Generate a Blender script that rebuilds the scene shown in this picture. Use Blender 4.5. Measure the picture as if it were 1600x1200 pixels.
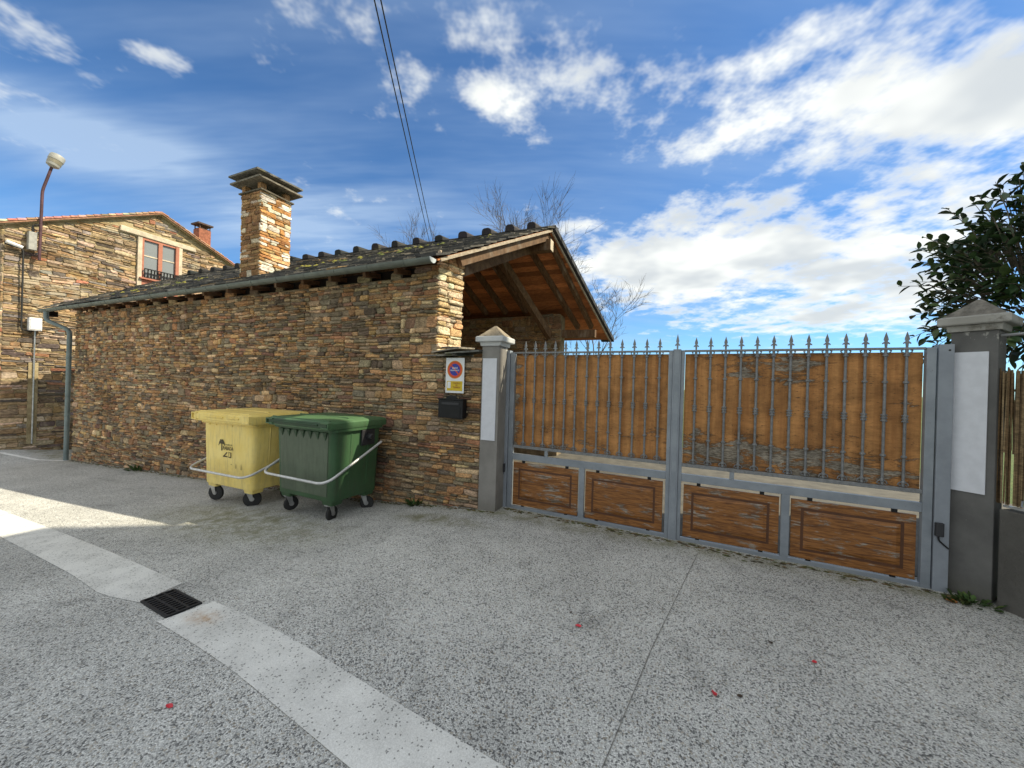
import bpy, math, random
import numpy as np
from mathutils import Vector, Matrix

# ------------------------------------------------------------------ camera, sky, sun, exposure
scene = bpy.context.scene
for o in list(bpy.data.objects):
    bpy.data.objects.remove(o)
PI = math.pi
CAM = Vector((2.238, -4.203, 1.6))
FWD = Vector((-0.3985, 0.9172, 0)).normalized()
RGT = Vector((0.9172, 0.3985, 0)).normalized()
UPV = Vector((0, 0, 1))
ROLL = 0.030
FPX = 580.0
cam_d = bpy.data.cameras.new('camera')
cam_d.sensor_width = 36.0
cam_d.lens = FPX / 1600.0 * 36.0
cam_d.clip_start = 0.05
cam_d.clip_end = 3000
cam_o = bpy.data.objects.new('camera', cam_d)
scene.collection.objects.link(cam_o)
cr, sr = math.cos(ROLL), math.sin(ROLL)
cx = RGT * cr + UPV * sr
cy = UPV * cr - RGT * sr
cz = -FWD
cam_o.matrix_world = Matrix(((cx.x, cy.x, cz.x, CAM.x), (cx.y, cy.y, cz.y, CAM.y), (cx.z, cy.z, cz.z, CAM.z), (0, 0, 0, 1)))
scene.camera = cam_o

SUN_TO = Vector((0.80, 0.38, 1.0)).normalized()
sun_d = bpy.data.lights.new('sun', 'SUN')
sun_d.energy = 4.3
sun_d.angle = math.radians(0.45)
sun_d.color = (1.0, 0.93, 0.82)
sun_o = bpy.data.objects.new('sun', sun_d)
scene.collection.objects.link(sun_o)
sun_o.rotation_euler = (-SUN_TO).to_track_quat('-Z', 'Y').to_euler()
sun_o.location = (0, 0, 40)

vs = scene.view_settings
vs.view_transform = 'Standard'
vs.look = 'None'
vs.exposure = 0.74
vs.use_white_balance = True
vs.white_balance_temperature = 7350
vs.white_balance_tint = 4
vs.gamma = 1.0
vs.use_curve_mapping = False


class NT:
    """small wrapper to write node trees"""
    def __init__(self, tree):
        self.t = tree
        self.n = tree.nodes
        self.l = tree.links
    def node(self, typ, **kw):
        nd = self.n.new(typ)
        for k, v in kw.items():
            setattr(nd, k, v)
        return nd
    def put(self, sock, v):
        if v is None:
            return
        if isinstance(v, bpy.types.NodeSocket):
            self.l.new(v, sock)
        else:
            if sock.type == 'RGBA' and hasattr(v, '__len__') and len(v) == 3:
                v = (*v, 1.0)
            sock.default_value = v
    def math(self, op, a, b=None, c=None, clamp=False):
        nd = self.node('ShaderNodeMath', operation=op)
        nd.use_clamp = clamp
        self.put(nd.inputs[0], a)
        if b is not None: self.put(nd.inputs[1], b)
        if c is not None: self.put(nd.inputs[2], c)
        return nd.outputs[0]
    def vmath(self, op, a, b=None, out=0):
        nd = self.node('ShaderNodeVectorMath', operation=op)
        self.put(nd.inputs[0], a)
        if b is not None:
            if op == 'SCALE': self.put(nd.inputs['Scale'], b)
            else: self.put(nd.inputs[1], b)
        return nd.outputs[out]
    def mix(self, f, a, b, blend='MIX'):
        nd = self.node('ShaderNodeMix', data_type='RGBA', blend_type=blend)
        self.put(nd.inputs['Factor'], f)
        self.put(nd.inputs[6], a)
        self.put(nd.inputs[7], b)
        return nd.outputs[2]
    def noise(self, vec, scale, detail=4, rough=0.55, dist=0.0, out='Fac'):
        nd = self.node('ShaderNodeTexNoise')
        self.put(nd.inputs['Vector'], vec)
        nd.inputs['Scale'].default_value = scale
        nd.inputs['Detail'].default_value = detail
        nd.inputs['Roughness'].default_value = rough
        nd.inputs['Distortion'].default_value = dist
        return nd.outputs[out]
    def voro(self, vec, scale, feature='F1', out='Distance', rnd=1.0):
        nd = self.node('ShaderNodeTexVoronoi', feature=feature)
        self.put(nd.inputs['Vector'], vec)
        nd.inputs['Scale'].default_value = scale
        nd.inputs['Randomness'].default_value = rnd
        return nd.outputs[out]
    def ramp(self, f, a, b, lo=0.0, hi=1.0):
        nd = self.node('ShaderNodeMapRange')
        nd.interpolation_type = 'SMOOTHSTEP'
        self.put(nd.inputs[0], f)
        nd.inputs[1].default_value = a
        nd.inputs[2].default_value = b
        nd.inputs[3].default_value = lo
        nd.inputs[4].default_value = hi
        return nd.outputs[0]
    def pos(self):
        return self.node('ShaderNodeNewGeometry').outputs['Position']
    def scale(self, v, s):
        return self.vmath('MULTIPLY', v, s)
    def sep(self, v):
        return self.node('ShaderNodeSeparateXYZ'), v


# ---- world: Nishita sky with cloud layer over it
world = bpy.data.worlds.new('World')
scene.world = world
world.use_nodes = True
world.cycles.sampling_method = 'MANUAL'
world.cycles.sample_map_resolution = 256
wt = NT(world.node_tree)
wt.n.clear()
sky = wt.node('ShaderNodeTexSky', sky_type='NISHITA')
sky.sun_disc = False
sky.sun_elevation = math.asin(SUN_TO.z)
sky.sun_rotation = math.atan2(SUN_TO.x, SUN_TO.y)
sky.altitude = 100
sky.air_density = 0.9
sky.dust_density = 0.0
sky.ozone_density = 3.0
wdir = wt.node('ShaderNodeTexCoord').outputs['Generated']
wdir = wt.vmath('NORMALIZE', wdir)
df = wt.vmath('DOT_PRODUCT', wdir, tuple(FWD), out=1)
dr = wt.vmath('DOT_PRODUCT', wdir, tuple(RGT), out=1)
sepw = wt.node('ShaderNodeSeparateXYZ')
wt.put(sepw.inputs[0], wdir)
dz = sepw.outputs[2]
dfc = wt.math('MAXIMUM', df, 0.05)
U = wt.math('DIVIDE', dr, dfc)       # sky chart: tangent of bearing
V = wt.math('DIVIDE', dz, dfc)       # and of height
# flat cloud-deck coordinates
dzc = wt.math('ADD', wt.math('MAXIMUM', dz, 0.0), 0.16)
comb = wt.node('ShaderNodeCombineXYZ')
wt.put(comb.inputs[0], wt.math('DIVIDE', dr, dzc))
wt.put(comb.inputs[1], wt.math('DIVIDE', df, dzc))
deck = comb.outputs[0]
def blob(u, v, ru, rv, rot=0.0, amp=1.0):
    c, s = math.cos(rot), math.sin(rot)
    du = wt.math('SUBTRACT', U, u)
    dv = wt.math('SUBTRACT', V, v)
    a = wt.math('MULTIPLY_ADD', du, c / ru, wt.math('MULTIPLY', dv, s / ru))
    b = wt.math('MULTIPLY_ADD', du, -s / rv, wt.math('MULTIPLY', dv, c / rv))
    r2 = wt.math('ADD', wt.math('MULTIPLY', a, a), wt.math('MULTIPLY', b, b))
    e = wt.math('POWER', 2.71828, wt.math('MULTIPLY', r2, -1.0))
    return wt.math('MULTIPLY', e, amp)
def px(x, y):
    u = (x - 800) / FPX; v = (600 - y) / FPX
    return u * cr - v * sr, u * sr + v * cr
blobs = [(1290, 175, 340, 85, 0.12, 1.35), (1390, 30, 220, 66, 0.25, 1.15), (1580, 150, 160, 70, 0.2, 0.8),
         (1250, 410, 350, 95, 0.0, 1.6), (980, 420, 150, 38, 0.0, 0.9), (1050, 282, 260, 28, 0.1, -0.6), (1520, 300, 170, 62, 0.15, 0.8), (935, 105, 120, 38, 0.45, 0.85),
         (510, 30, 125, 70, -0.4, 0.85), (650, 140, 70, 60, -0.6, 0.75), (765, 35, 85, 66, 0.0, 0.85),
         (780, 145, 48, 42, 0.0, 0.7), (30, 40, 80, 38, -0.5, 0.75), (255, 90, 75, 24, -0.4, 0.7), (410, 60, 60, 60, 0.0, 0.45), (1110, 120, 130, 50, 0.2, 0.25), (1440, 500, 260, 26, 0.0, 0.4), (1600, 70, 60, 50, 0, .5)]
acc = None
for (x, y, rx, ry, rot, amp) in blobs:
    u, v = px(x, y)
    e = blob(u, v, rx / FPX, ry / FPX, rot, amp)
    acc = e if acc is None else wt.math('ADD', acc, e)
inview = wt.math('MULTIPLY', wt.ramp(df, 0.05, 0.30), wt.math('MULTIPLY', wt.ramp(V, 1.9, 1.05), wt.ramp(wt.math('ABSOLUTE', U), 2.3, 1.40)))   # cloud outside this is thickened to brighten and whiten the shade
bias = wt.math('ADD', wt.math('MULTIPLY', acc, inview), wt.math('MULTIPLY', wt.math('SUBTRACT', 1.0, inview), 1.28))
n1 = wt.noise(deck, 1.7, 4, 0.58, 0.0)
n2 = wt.noise(wt.vmath('ADD', deck, (7.3, 2.1, 0)), 6.5, 4, 0.62, 0.0)
nn = wt.math('ADD', wt.math('MULTIPLY', n1, 0.60), wt.math('MULTIPLY', n2, 0.56))
dens = wt.math('ADD', wt.math('MULTIPLY', bias, 0.42), wt.math('MULTIPLY', wt.math('SUBTRACT', nn, 0.68), 2.0))
cmask = wt.ramp(dens, -0.04, 0.38)
cmask = wt.math('MULTIPLY', cmask, 0.96)
# thin cirrus streaks
cirv = wt.vmath('MULTIPLY', deck, (0.55, 2.6, 1.0))
cir = wt.noise(cirv, 0.9, 5, 0.62, 0.0)
ub, vb = px(150, 225)
band = blob(ub, vb, 420 / FPX, 52 / FPX, -0.36, 1.1)
u2, v2 = px(560, 330)
band2 = blob(u2, v2, 330 / FPX, 75 / FPX, -0.25, 0.35)
cirm = wt.math('MULTIPLY', wt.ramp(cir, 0.34, 0.74), wt.math('ADD', wt.math('ADD', band, band2), 0.30))
cirm = wt.math('MINIMUM', wt.math('ADD', wt.math('MULTIPLY', cirm, 0.9), wt.math('MULTIPLY', band, 0.22)), 0.62)
skyc = wt.vmath('SCALE', sky.outputs[0], 0.070)
skyc = wt.mix(1.0, skyc, (0.72, 1.16, 1.62), 'MULTIPLY')
shade = wt.noise(wt.vmath('ADD', deck, (0.35, 0.5, 0)), 2.4, 3, 0.55, 0.0)
thick = wt.ramp(dens, 0.08, 0.34)
ccol = wt.mix(wt.math('MULTIPLY', wt.ramp(shade, 0.34, 0.66), thick), (0.66, 0.69, 0.75), (0.42, 0.46, 0.54))
col = wt.mix(cirm, skyc, (0.34, 0.45, 0.66))
col = wt.mix(cmask, col, ccol)
bg = wt.node('ShaderNodeBackground')
wt.put(bg.inputs[0], col)
bg.inputs[1].default_value = 1.0
wo = wt.node('ShaderNodeOutputWorld')
wt.l.new(bg.outputs[0], wo.inputs[0])

# ------------------------------------------------------------------ helpers
R = random.Random(11)
COL = scene.collection


class MB:
    """collects primitives; build() links them as ONE mesh object"""
    def __init__(self):
        self.v = []; self.f = []; self.c = []; self.cur = None
    def add(self, verts, faces):
        o = len(self.v)
        self.v += [tuple(p) for p in verts]
        self.f += [tuple(i + o for i in f) for f in faces]
        self.c += [self.cur] * len(verts)
        return self
    def box(self, x0, x1, y0, y1, z0, z1):
        v = [(x0, y0, z0), (x1, y0, z0), (x1, y1, z0), (x0, y1, z0), (x0, y0, z1), (x1, y0, z1), (x1, y1, z1), (x0, y1, z1)]
        return self.add(v, [(0, 3, 2, 1), (4, 5, 6, 7), (0, 1, 5, 4), (1, 2, 6, 5), (2, 3, 7, 6), (3, 0, 4, 7)])
    def hexa(self, p):
        """8 corners: bottom 4 then top 4"""
        return self.add(p, [(0, 3, 2, 1), (4, 5, 6, 7), (0, 1, 5, 4), (1, 2, 6, 5), (2, 3, 7, 6), (3, 0, 4, 7)])
    def bar(self, a, b, w, h, up=(0, 0, 1)):
        a = Vector(a); b = Vector(b); d = (b - a).normalized(); up = Vector(up)
        x = d.cross(up)
        if x.length < 1e-4: x = d.cross(Vector((1, 0, 0)))
        x.normalize(); y = x.cross(d).normalized()
        x *= w / 2; y *= h / 2
        return self.hexa([a - x - y, a + x - y, b + x - y, b - x - y, a - x + y, a + x + y, b + x + y, b - x + y])
    def tube(self, pts, r, n=8, cap=True):
        pts = [Vector(p) for p in pts]
        rs = r if hasattr(r, '__len__') else [r] * len(pts)
        ref = None; rings = []
        for i, p in enumerate(pts):
            d = (pts[min(i + 1, len(pts) - 1)] - pts[max(i - 1, 0)])
            d.normalize()
            if ref is None:
                ref = Vector((0, 0, 1)) if abs(d.z) < 0.9 else Vector((1, 0, 0))
            x = ref - d * ref.dot(d); x.normalize(); ref = x
            y = d.cross(x)
            rings.append([p + (x * math.cos(2 * PI * k / n) + y * math.sin(2 * PI * k / n)) * rs[i] for k in range(n)])
        v = [q for rg in rings for q in rg]; f = []
        for i in range(len(rings) - 1):
            for k in range(n):
                a = i * n + k; b = i * n + (k + 1) % n
                f.append((a, b, b + n, a + n))
        if cap:
            f.append(tuple(range(n - 1, -1, -1)))
            f.append(tuple(range((len(rings) - 1) * n, len(rings) * n)))
        return self.add(v, f)
    def lathe(self, c, prof, n=10, axis='z'):
        """prof: (radius, height) pairs"""
        v = []; f = []
        for (r, h) in prof:
            for k in range(n):
                a = 2 * PI * k / n
                if axis == 'z': v.append((c[0] + r * math.cos(a), c[1] + r * math.sin(a), c[2] + h))
                elif axis == 'x': v.append((c[0] + h, c[1] + r * math.cos(a), c[2] + r * math.sin(a)))
                else: v.append((c[0] + r * math.cos(a), c[1] + h, c[2] + r * math.sin(a)))
        m = len(prof)
        for i in range(m - 1):
            for k in range(n):
                a = i * n + k; b = i * n + (k + 1) % n
                f.append((a, b, b + n, a + n))
        f.append(tuple(range(n - 1, -1, -1))); f.append(tuple(range((m - 1) * n, m * n)))
        return self.add(v, f)
    def prism(self, poly, fn, d0, d1):
        """poly in (a,b), fn(a,b,d)->xyz"""
        n = len(poly)
        v = [fn(a, b, d0) for a, b in poly] + [fn(a, b, d1) for a, b in poly]
        f = [tuple(range(n - 1, -1, -1)), tuple(range(n, 2 * n))]
        f += [(i, (i + 1) % n, n + (i + 1) % n, n + i) for i in range(n)]
        return self.add(v, f)
    def loft(self, rings, cap=True):
        n = len(rings[0]); v = [p for r in rings for p in r]; f = []
        for i in range(len(rings) - 1):
            for k in range(n):
                a = i * n + k; b = i * n + (k + 1) % n
                f.append((a, b, b + n, a + n))
        if cap:
            f.append(tuple(range(n - 1, -1, -1))); f.append(tuple(range((len(rings) - 1) * n, len(rings) * n)))
        return self.add(v, f)
    def build(self, name, mat, parent=None, smooth=False, centre=False, bevel=0, loc=None):
        v = self.v
        off = Vector((0, 0, 0))
        if centre:
            off = Vector(tuple(np.mean(np.array(v), axis=0)))
            v = [tuple(Vector(p) - off) for p in v]
        me = bpy.data.meshes.new(name)
        me.from_pydata(v, [], self.f)
        if any(c is not None for c in self.c):
            at = me.color_attributes.new('col', 'FLOAT_COLOR', 'POINT')
            flat = []
            for c in self.c:
                c = c or (0.5, 0.5, 0.5)
                flat += [c[0], c[1], c[2], 1.0]
            at.data.foreach_set('color', flat)
        if smooth:
            me.polygons.foreach_set('use_smooth', [True] * len(me.polygons))
        me.materials.append(M[mat] if isinstance(mat, str) else mat)
        me.validate()
        me.update()
        o = bpy.data.objects.new(name, me)
        COL.objects.link(o)
        if centre: o.location = off
        if loc is not None: o.location = loc
        if parent is not None: o.parent = parent
        if smooth == 'auto':
            md = o.modifiers.new('edge_split', 'EDGE_SPLIT'); md.split_angle = math.radians(40)
        if bevel:
            b = o.modifiers.new('bevel', 'BEVEL'); b.width = bevel; b.segments = 2; b.limit_method = 'ANGLE'; b.angle_limit = math.radians(40)
        return o


def empty(name, loc=(0, 0, 0), rz=0):
    o = bpy.data.objects.new(name, None)
    o.location = loc; o.rotation_euler = (0, 0, rz); o.empty_display_size = 0.2
    COL.objects.link(o)
    return o

def tag(o, label=None, cat=None, group=None, kind=None):
    if label: o['label'] = label
    if cat: o['category'] = cat
    if group: o['group'] = group
    if kind: o['kind'] = kind
    return o

def mesh_copy(o, parent=None, loc=None):
    c = o.copy(); COL.objects.link(c)
    c.parent = parent
    if loc is not None: c.location = loc
    return c

def fillet(pts, r, n=5):
    """round the corners of a polyline"""
    pts = [Vector(p) for p in pts]; out = [pts[0]]
    for i in range(1, len(pts) - 1):
        a, b, c = pts[i - 1], pts[i], pts[i + 1]
        da = (a - b); dc = (c - b)
        k = min(r, da.length * 0.45, dc.length * 0.45)
        p0 = b + da.normalized() * k; p2 = b + dc.normalized() * k
        for j in range(n + 1):
            t = j / n
            out.append(p0 * (1 - t) ** 2 + b * 2 * t * (1 - t) + p2 * t * t)
    out.append(pts[-1])
    return out

def rrect(hx, hy, r, z, cxx=0, cyy=0, n=4):
    out = []
    for (sx, sy, a0) in ((1, 1, 0), (-1, 1, PI / 2), (-1, -1, PI), (1, -1, 1.5 * PI)):
        for k in range(n + 1):
            a = a0 + k / n * PI / 2
            out.append((cxx + sx * (hx - r) + r * math.cos(a), cyy + sy * (hy - r) + r * math.sin(a), z))
    return out

def project(p):
    d = Vector(p) - CAM
    Y = d.dot(FWD); X = d.dot(RGT)
    if Y < 0.1: return None
    a, b = X / Y, d.z / Y
    return 800 + FPX * (a * cr + b * sr), 600 - FPX * (-a * sr + b * cr), Y

def text_mesh(txt, size, bold=0.0):
    """built-in font turned into flat triangles in the xy plane"""
    cu = bpy.data.curves.new('lettering', 'FONT')
    cu.body = txt; cu.size = size; cu.align_x = 'LEFT'; cu.offset = bold; cu.resolution_u = 3
    o = bpy.data.objects.new('lettering', cu); COL.objects.link(o)
    dg = bpy.context.evaluated_depsgraph_get()
    me = o.evaluated_get(dg).to_mesh()
    v = [tuple(p.co) for p in me.vertices]; f = [tuple(p.vertices) for p in me.polygons]
    o.evaluated_get(dg).to_mesh_clear()
    bpy.data.objects.remove(o); bpy.data.curves.remove(cu)
    return v, f

# ------------------------------------------------------------------ materials
M = {}
def mat(name):
    m = bpy.data.materials.new(name); m.use_nodes = True
    t = NT(m.node_tree); t.n.clear()
    b = t.node('ShaderNodeBsdfPrincipled'); o = t.node('ShaderNodeOutputMaterial')
    t.l.new(b.outputs[0], o.inputs[0])
    M[name] = m
    return t, b
def bump(t, b, h, strength=0.5, dist=0.01):
    nd = t.node('ShaderNodeBump')
    nd.inputs['Strength'].default_value = strength
    nd.inputs['Distance'].default_value = dist
    t.put(nd.inputs['Height'], h)
    t.l.new(nd.outputs[0], b.inputs['Normal'])
def simple(name, col, rough=0.6, metal=0.0, var=0.15, scale=12, bmp=0.0, spec=0.5):
    t, b = mat(name)
    p = t.pos()
    n = t.noise(p, scale, 5)
    f = t.ramp(n, 0.3, 0.7, 1 - var, 1 + var)
    c = t.vmath('SCALE', t.mix(0, col, col), f)
    t.put(b.inputs['Base Color'], c)
    b.inputs['Roughness'].default_value = rough
    b.inputs['Metallic'].default_value = metal
    b.inputs['Specular IOR Level'].default_value = spec
    if bmp: bump(t, b, t.noise(p, scale * 4, 4), bmp, 0.004)
    return t, b

def attr_mat(name, rough=0.85, nscale=30, var=0.45, bmp=0.7, bd=0.006, stain=None, spec=0.3):
    t, b = mat(name)
    a = t.node('ShaderNodeAttribute', attribute_name='col')
    p = t.pos()
    ps = t.vmath('MULTIPLY', p, (1, 1, 2.2))
    n1 = t.noise(ps, nscale, 5, 0.6)
    n2 = t.noise(ps, nscale * 0.22, 4, 0.55)
    f = t.math('MULTIPLY', t.ramp(n1, 0.28, 0.72, 1 - var, 1 + var), t.ramp(n2, 0.3, 0.7, 0.78, 1.22))
    c = t.vmath('SCALE', a.outputs['Color'], f)
    wv = t.noise(t.vmath('MULTIPLY', p, (0.6, 0.6, 1.0)), 1.1, 4, 0.6)
    if name in ('schist', 'house_stone'): c = t.vmath('SCALE', c, t.ramp(wv, 0.3, 0.7, 0.74, 1.28))
    if stain:
        n3 = t.noise(p, stain[1], 6, 0.62)
        c = t.mix(t.ramp(n3, stain[2], stain[3], 0, stain[4]), c, stain[0])
    t.put(b.inputs['Base Color'], c)
    b.inputs['Roughness'].default_value = rough
    b.inputs['Specular IOR Level'].default_value = spec
    bump(t, b, t.noise(ps, nscale * 1.6, 6, 0.65), bmp, bd)
    return t, b

# road: exposed-aggregate concrete
t, b = mat('aggregate')
p = t.pos()
cell = t.voro(p, 122, out='Color')
sepc = t.node('ShaderNodeSeparateColor'); t.put(sepc.inputs[0], cell)
rnd = sepc.outputs[0]
grain = t.noise(p, 150, 3, 0.6)
big = t.noise(p, 0.9, 6, 0.6)
mid = t.noise(p, 7, 5, 0.65)
light = t.mix(t.ramp(grain, 0.35, 0.65), (0.42, 0.42, 0.405), (0.68, 0.68, 0.66))
thr = t.math('ADD', t.ramp(big, 0.3, 0.7, 0.17, 0.26), t.math('MULTIPLY', t.math('SUBTRACT', mid, 0.5), 0.5))
dark = t.math('LESS_THAN', rnd, thr)
c = t.mix(t.math('MULTIPLY', dark, 0.92), light, t.mix(sepc.outputs[1], (0.085, 0.086, 0.088), (0.26, 0.26, 0.255)))
tan = t.math('GREATER_THAN', sepc.outputs[2], 0.93)
fine = t.voro(p, 210, out='Color'); sf = t.node('ShaderNodeSeparateColor'); t.put(sf.inputs[0], fine)
c = t.vmath('SCALE', c, t.ramp(sf.outputs[0], 0.0, 1.0, 0.68, 1.26))
c = t.mix(t.math('MULTIPLY', tan, 0.5), c, (0.36, 0.30, 0.22))
c = t.vmath('SCALE', c, t.ramp(big, 0.28, 0.72, 1.06, 0.86))
blotch = t.noise(p, 2.3, 5, 0.7, 0.6)
c = t.vmath('SCALE', c, t.ramp(blotch, 0.55, 0.74, 1.0, 0.68))
trk = t.noise(t.vmath('MULTIPLY', p, (0.35, 2.6, 0)), 1.3, 5, 0.6, 0.3)
c = t.vmath('SCALE', c, t.ramp(trk, 0.5, 0.75, 1.0, 0.86))
def spot(cxx, cyy, rx, ry):
    v = t.vmath('SUBTRACT', p, (cxx, cyy, 0)); v = t.vmath('MULTIPLY', v, (1 / rx, 1 / ry, 0))
    ln = t.vmath('LENGTH', v, out=1)
    return t.ramp(ln, 1.0, 0.2)
moss = t.math('MAXIMUM', spot(-2.6, -1.3, 2.2, 0.8), spot(-0.3, -0.5, 0.9, 0.25))
moss = t.math('MAXIMUM', moss, spot(2.2, 0.0, 3.0, 0.22))
sg_ = t.node('ShaderNodeSeparateXYZ'); t.put(sg_.inputs[0], p)
moss = t.math('MAXIMUM', moss, t.math('MULTIPLY', t.ramp(sg_.outputs[1], -0.32, -0.02), 0.9))
moss = t.math('MULTIPLY', moss, t.ramp(t.noise(p, 5, 6, 0.7), 0.35, 0.68, 0.15, 0.85))
c = t.mix(moss, c, (0.16, 0.155, 0.075))
t.put(b.inputs['Base Color'], c)
b.inputs['Roughness'].default_value = 0.8
b.inputs['Specular IOR Level'].default_value = 0.25
hgt = t.math('ADD', t.math('MULTIPLY', t.voro(p, 122), -1.0), t.math('MULTIPLY', grain, 0.6))
bump(t, b, hgt, 0.55, 0.006)

# smooth pale strip
t, b = mat('pale_concrete')
p = t.pos()
g = t.noise(p, 160, 3, 0.6); g2 = t.noise(p, 3.2, 6, 0.65)
cell = t.voro(p, 130, out='Color'); sepc = t.node('ShaderNodeSeparateColor'); t.put(sepc.inputs[0], cell)
c = t.mix(t.ramp(g, 0.3, 0.7), (0.62, 0.615, 0.59), (0.78, 0.775, 0.75))
dk = t.math('LESS_THAN', sepc.outputs[0], t.ramp(g2, 0.3, 0.75, 0.0, 0.13))
c = t.mix(t.math('MULTIPLY', dk, 0.75), c, (0.16, 0.16, 0.155))
c = t.vmath('SCALE', c, t.ramp(g2, 0.3, 0.72, 1.06, 0.80))
v = t.vmath('LENGTH', t.vmath('MULTIPLY', t.vmath('SUBTRACT', p, (-0.66, -2.70, 0)), (4.2, 8.5, 0)), out=1)
rust = t.math('MULTIPLY', t.ramp(v, 1.0, 0.0), t.ramp(t.noise(p, 22, 4), 0.25, 0.7))
c = t.mix(t.math('MULTIPLY', rust, 0.75), c, (0.40, 0.22, 0.09))
t.put(b.inputs['Base Color'], c); b.inputs['Roughness'].default_value = 0.8
b.inputs['Specular IOR Level'].default_value = 0.25
bump(t, b, g, 0.35, 0.003)

t, b = mat('yard_concrete')
p = t.pos()
c = t.mix(t.ramp(t.noise(p, 4, 6, 0.65), 0.3, 0.7), (0.055, 0.050, 0.040), (0.105, 0.095, 0.076))
t.put(b.inputs['Base Color'], c); b.inputs['Roughness'].default_value = 0.85

t, b = mat('grass_ground')
p = t.pos()
c = t.mix(t.ramp(t.noise(p, 3, 6, 0.7), 0.3, 0.7), (0.045, 0.085, 0.02), (0.12, 0.15, 0.04))
c = t.mix(t.ramp(t.noise(p, 40, 3, 0.7), 0.4, 0.7), c, (0.07, 0.11, 0.03))
t.put(b.inputs['Base Color'], c); b.inputs['Roughness'].default_value = 0.95
bump(t, b, t.noise(p, 60, 4, 0.7), 0.8, 0.03)

attr_mat('schist', 0.9, 34, 0.50, 0.9, 0.008, stain=((0.36, 0.29, 0.195), 2.1, 0.53, 0.72, 0.5))
attr_mat('house_stone', 0.9, 14, 0.4, 0.9, 0.015, stain=((0.46, 0.385, 0.275), 1.9, 0.56, 0.66, 0.75))
attr_mat('chimney_stone', 0.9, 26, 0.40, 0.8, 0.01)
attr_mat('slate', 0.75, 22, 0.5, 0.6, 0.006, stain=((0.13, 0.125, 0.035), 3.2, 0.60, 0.74, 0.65), spec=0.4)
attr_mat('tile', 0.85, 14, 0.35, 0.5, 0.006)
attr_mat('leaf', 0.42, 60, 0.2, 0.1, 0.001, spec=0.5)
attr_mat('weed', 0.7, 40, 0.3, 0.1, 0.001)
attr_mat('reed', 0.85, 40, 0.35, 0.3, 0.003)

t, b = mat('mortar')
p = t.pos()
c = t.mix(t.ramp(t.noise(p, 6, 6, 0.7), 0.3, 0.7), (0.15, 0.11, 0.066), (0.34, 0.265, 0.17))
t.put(b.inputs['Base Color'], c); b.inputs['Roughness'].default_value = 0.95
bump(t, b, t.noise(p, 55, 5, 0.7), 0.8, 0.01)
t, b = mat('house_mortar')
p = t.pos()
c = t.mix(t.ramp(t.noise(p, 3, 6, 0.7), 0.3, 0.7), (0.25, 0.19, 0.10), (0.46, 0.38, 0.23))
t.put(b.inputs['Base Color'], c); b.inputs['Roughness'].default_value = 0.95
bump(t, b, t.noise(p, 25, 5, 0.7), 0.8, 0.02)

def wood(name, ca, cb, grey, axis, gf=(0.55, 0.72), rough=0.75, gs=1.0):
    """axis: scale vector that stretches the grain"""
    t, b = mat(name)
    p = t.vmath('MULTIPLY', t.pos(), axis)
    g = t.noise(p, 9, 7, 0.65, 0.4)
    g2 = t.noise(p, 2.3 * gs, 5, 0.6, 0.3)
    c = t.mix(t.ramp(g, 0.3, 0.7), ca, cb)
    if grey: c = t.mix(t.ramp(g2, gf[0], gf[1], 0, 0.85), c, grey)
    t.put(b.inputs['Base Color'], c); b.inputs['Roughness'].default_value = rough
    b.inputs['Specular IOR Level'].default_value = 0.3
    bump(t, b, g, 0.5, 0.004)
    return t, b
wood('beam_wood', (0.085, 0.045, 0.022), (0.20, 0.115, 0.060), (0.26, 0.20, 0.145), (5, 1.0, 1.0), (0.52, 0.72))
wood('board_wood', (0.27, 0.094, 0.036), (0.54, 0.205, 0.078), (0.15, 0.06, 0.028), (1.2, 8, 8), (0.60, 0.75))
t = NT(M['board_wood'].node_tree)
bs = [n_ for n_ in t.n if n_.type == 'BSDF_PRINCIPLED'][0]
lk = bs.inputs['Base Color'].links[0].from_socket
rn = t.node('ShaderNodeObjectInfo').outputs['Random']
t.put(bs.inputs['Base Color'], t.vmath('SCALE', lk, t.ramp(rn, 0.0, 1.0, 0.62, 1.45)))
wood('verge_wood', (0.32, 0.25, 0.18), (0.52, 0.44, 0.34), None, (3, 1.5, 3))

# weathered plywood of the gate
t, b = mat('plywood')
p = t.pos()
ph = t.vmath('MULTIPLY', p, (1.0, 1.0, 3.6))
pv = t.vmath('MULTIPLY', p, (9.0, 1.0, 0.5))
c = t.mix(t.ramp(t.noise(pv, 1.6, 4, 0.6), 0.3, 0.7), (0.33, 0.142, 0.046), (0.49, 0.235, 0.082))
c = t.mix(t.ramp(t.noise(t.vmath('MULTIPLY', p, (4, 1, 26)), 3.0, 5, 0.7), 0.42, 0.75, 0, 0.45), c, (0.20, 0.085, 0.03))
sp = t.node('ShaderNodeSeparateXYZ'); t.put(sp.inputs[0], p)
zz = sp.outputs[2]; xx = sp.outputs[0]
n = t.noise(ph, 2.9, 7, 0.74, 0.5)
low = t.math('MULTIPLY', t.ramp(zz, 1.25, 0.98), t.ramp(xx, 2.1, 2.4, 0.25, 1.0))
low = t.math('MULTIPLY', low, t.ramp(xx, 4.3, 3.6, 0.62, 1.0))
hi = t.math('MULTIPLY', t.ramp(zz, 1.55, 1.85), t.ramp(t.math('ABSOLUTE', t.math('SUBTRACT', xx, 3.05)), 0.55, 0.15))
edge = t.ramp(t.math('ABSOLUTE', t.math('SUBTRACT', xx, 0.36)), 0.14, 0.02)
wt_ = t.math('ADD', t.math('MULTIPLY', low, 0.20), t.math('MULTIPLY', hi, 0.19))
wt_ = t.math('ADD', wt_, t.math('MULTIPLY', edge, 0.14))
msk = t.ramp(t.math('ADD', n, wt_), 0.650, 0.69)
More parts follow.
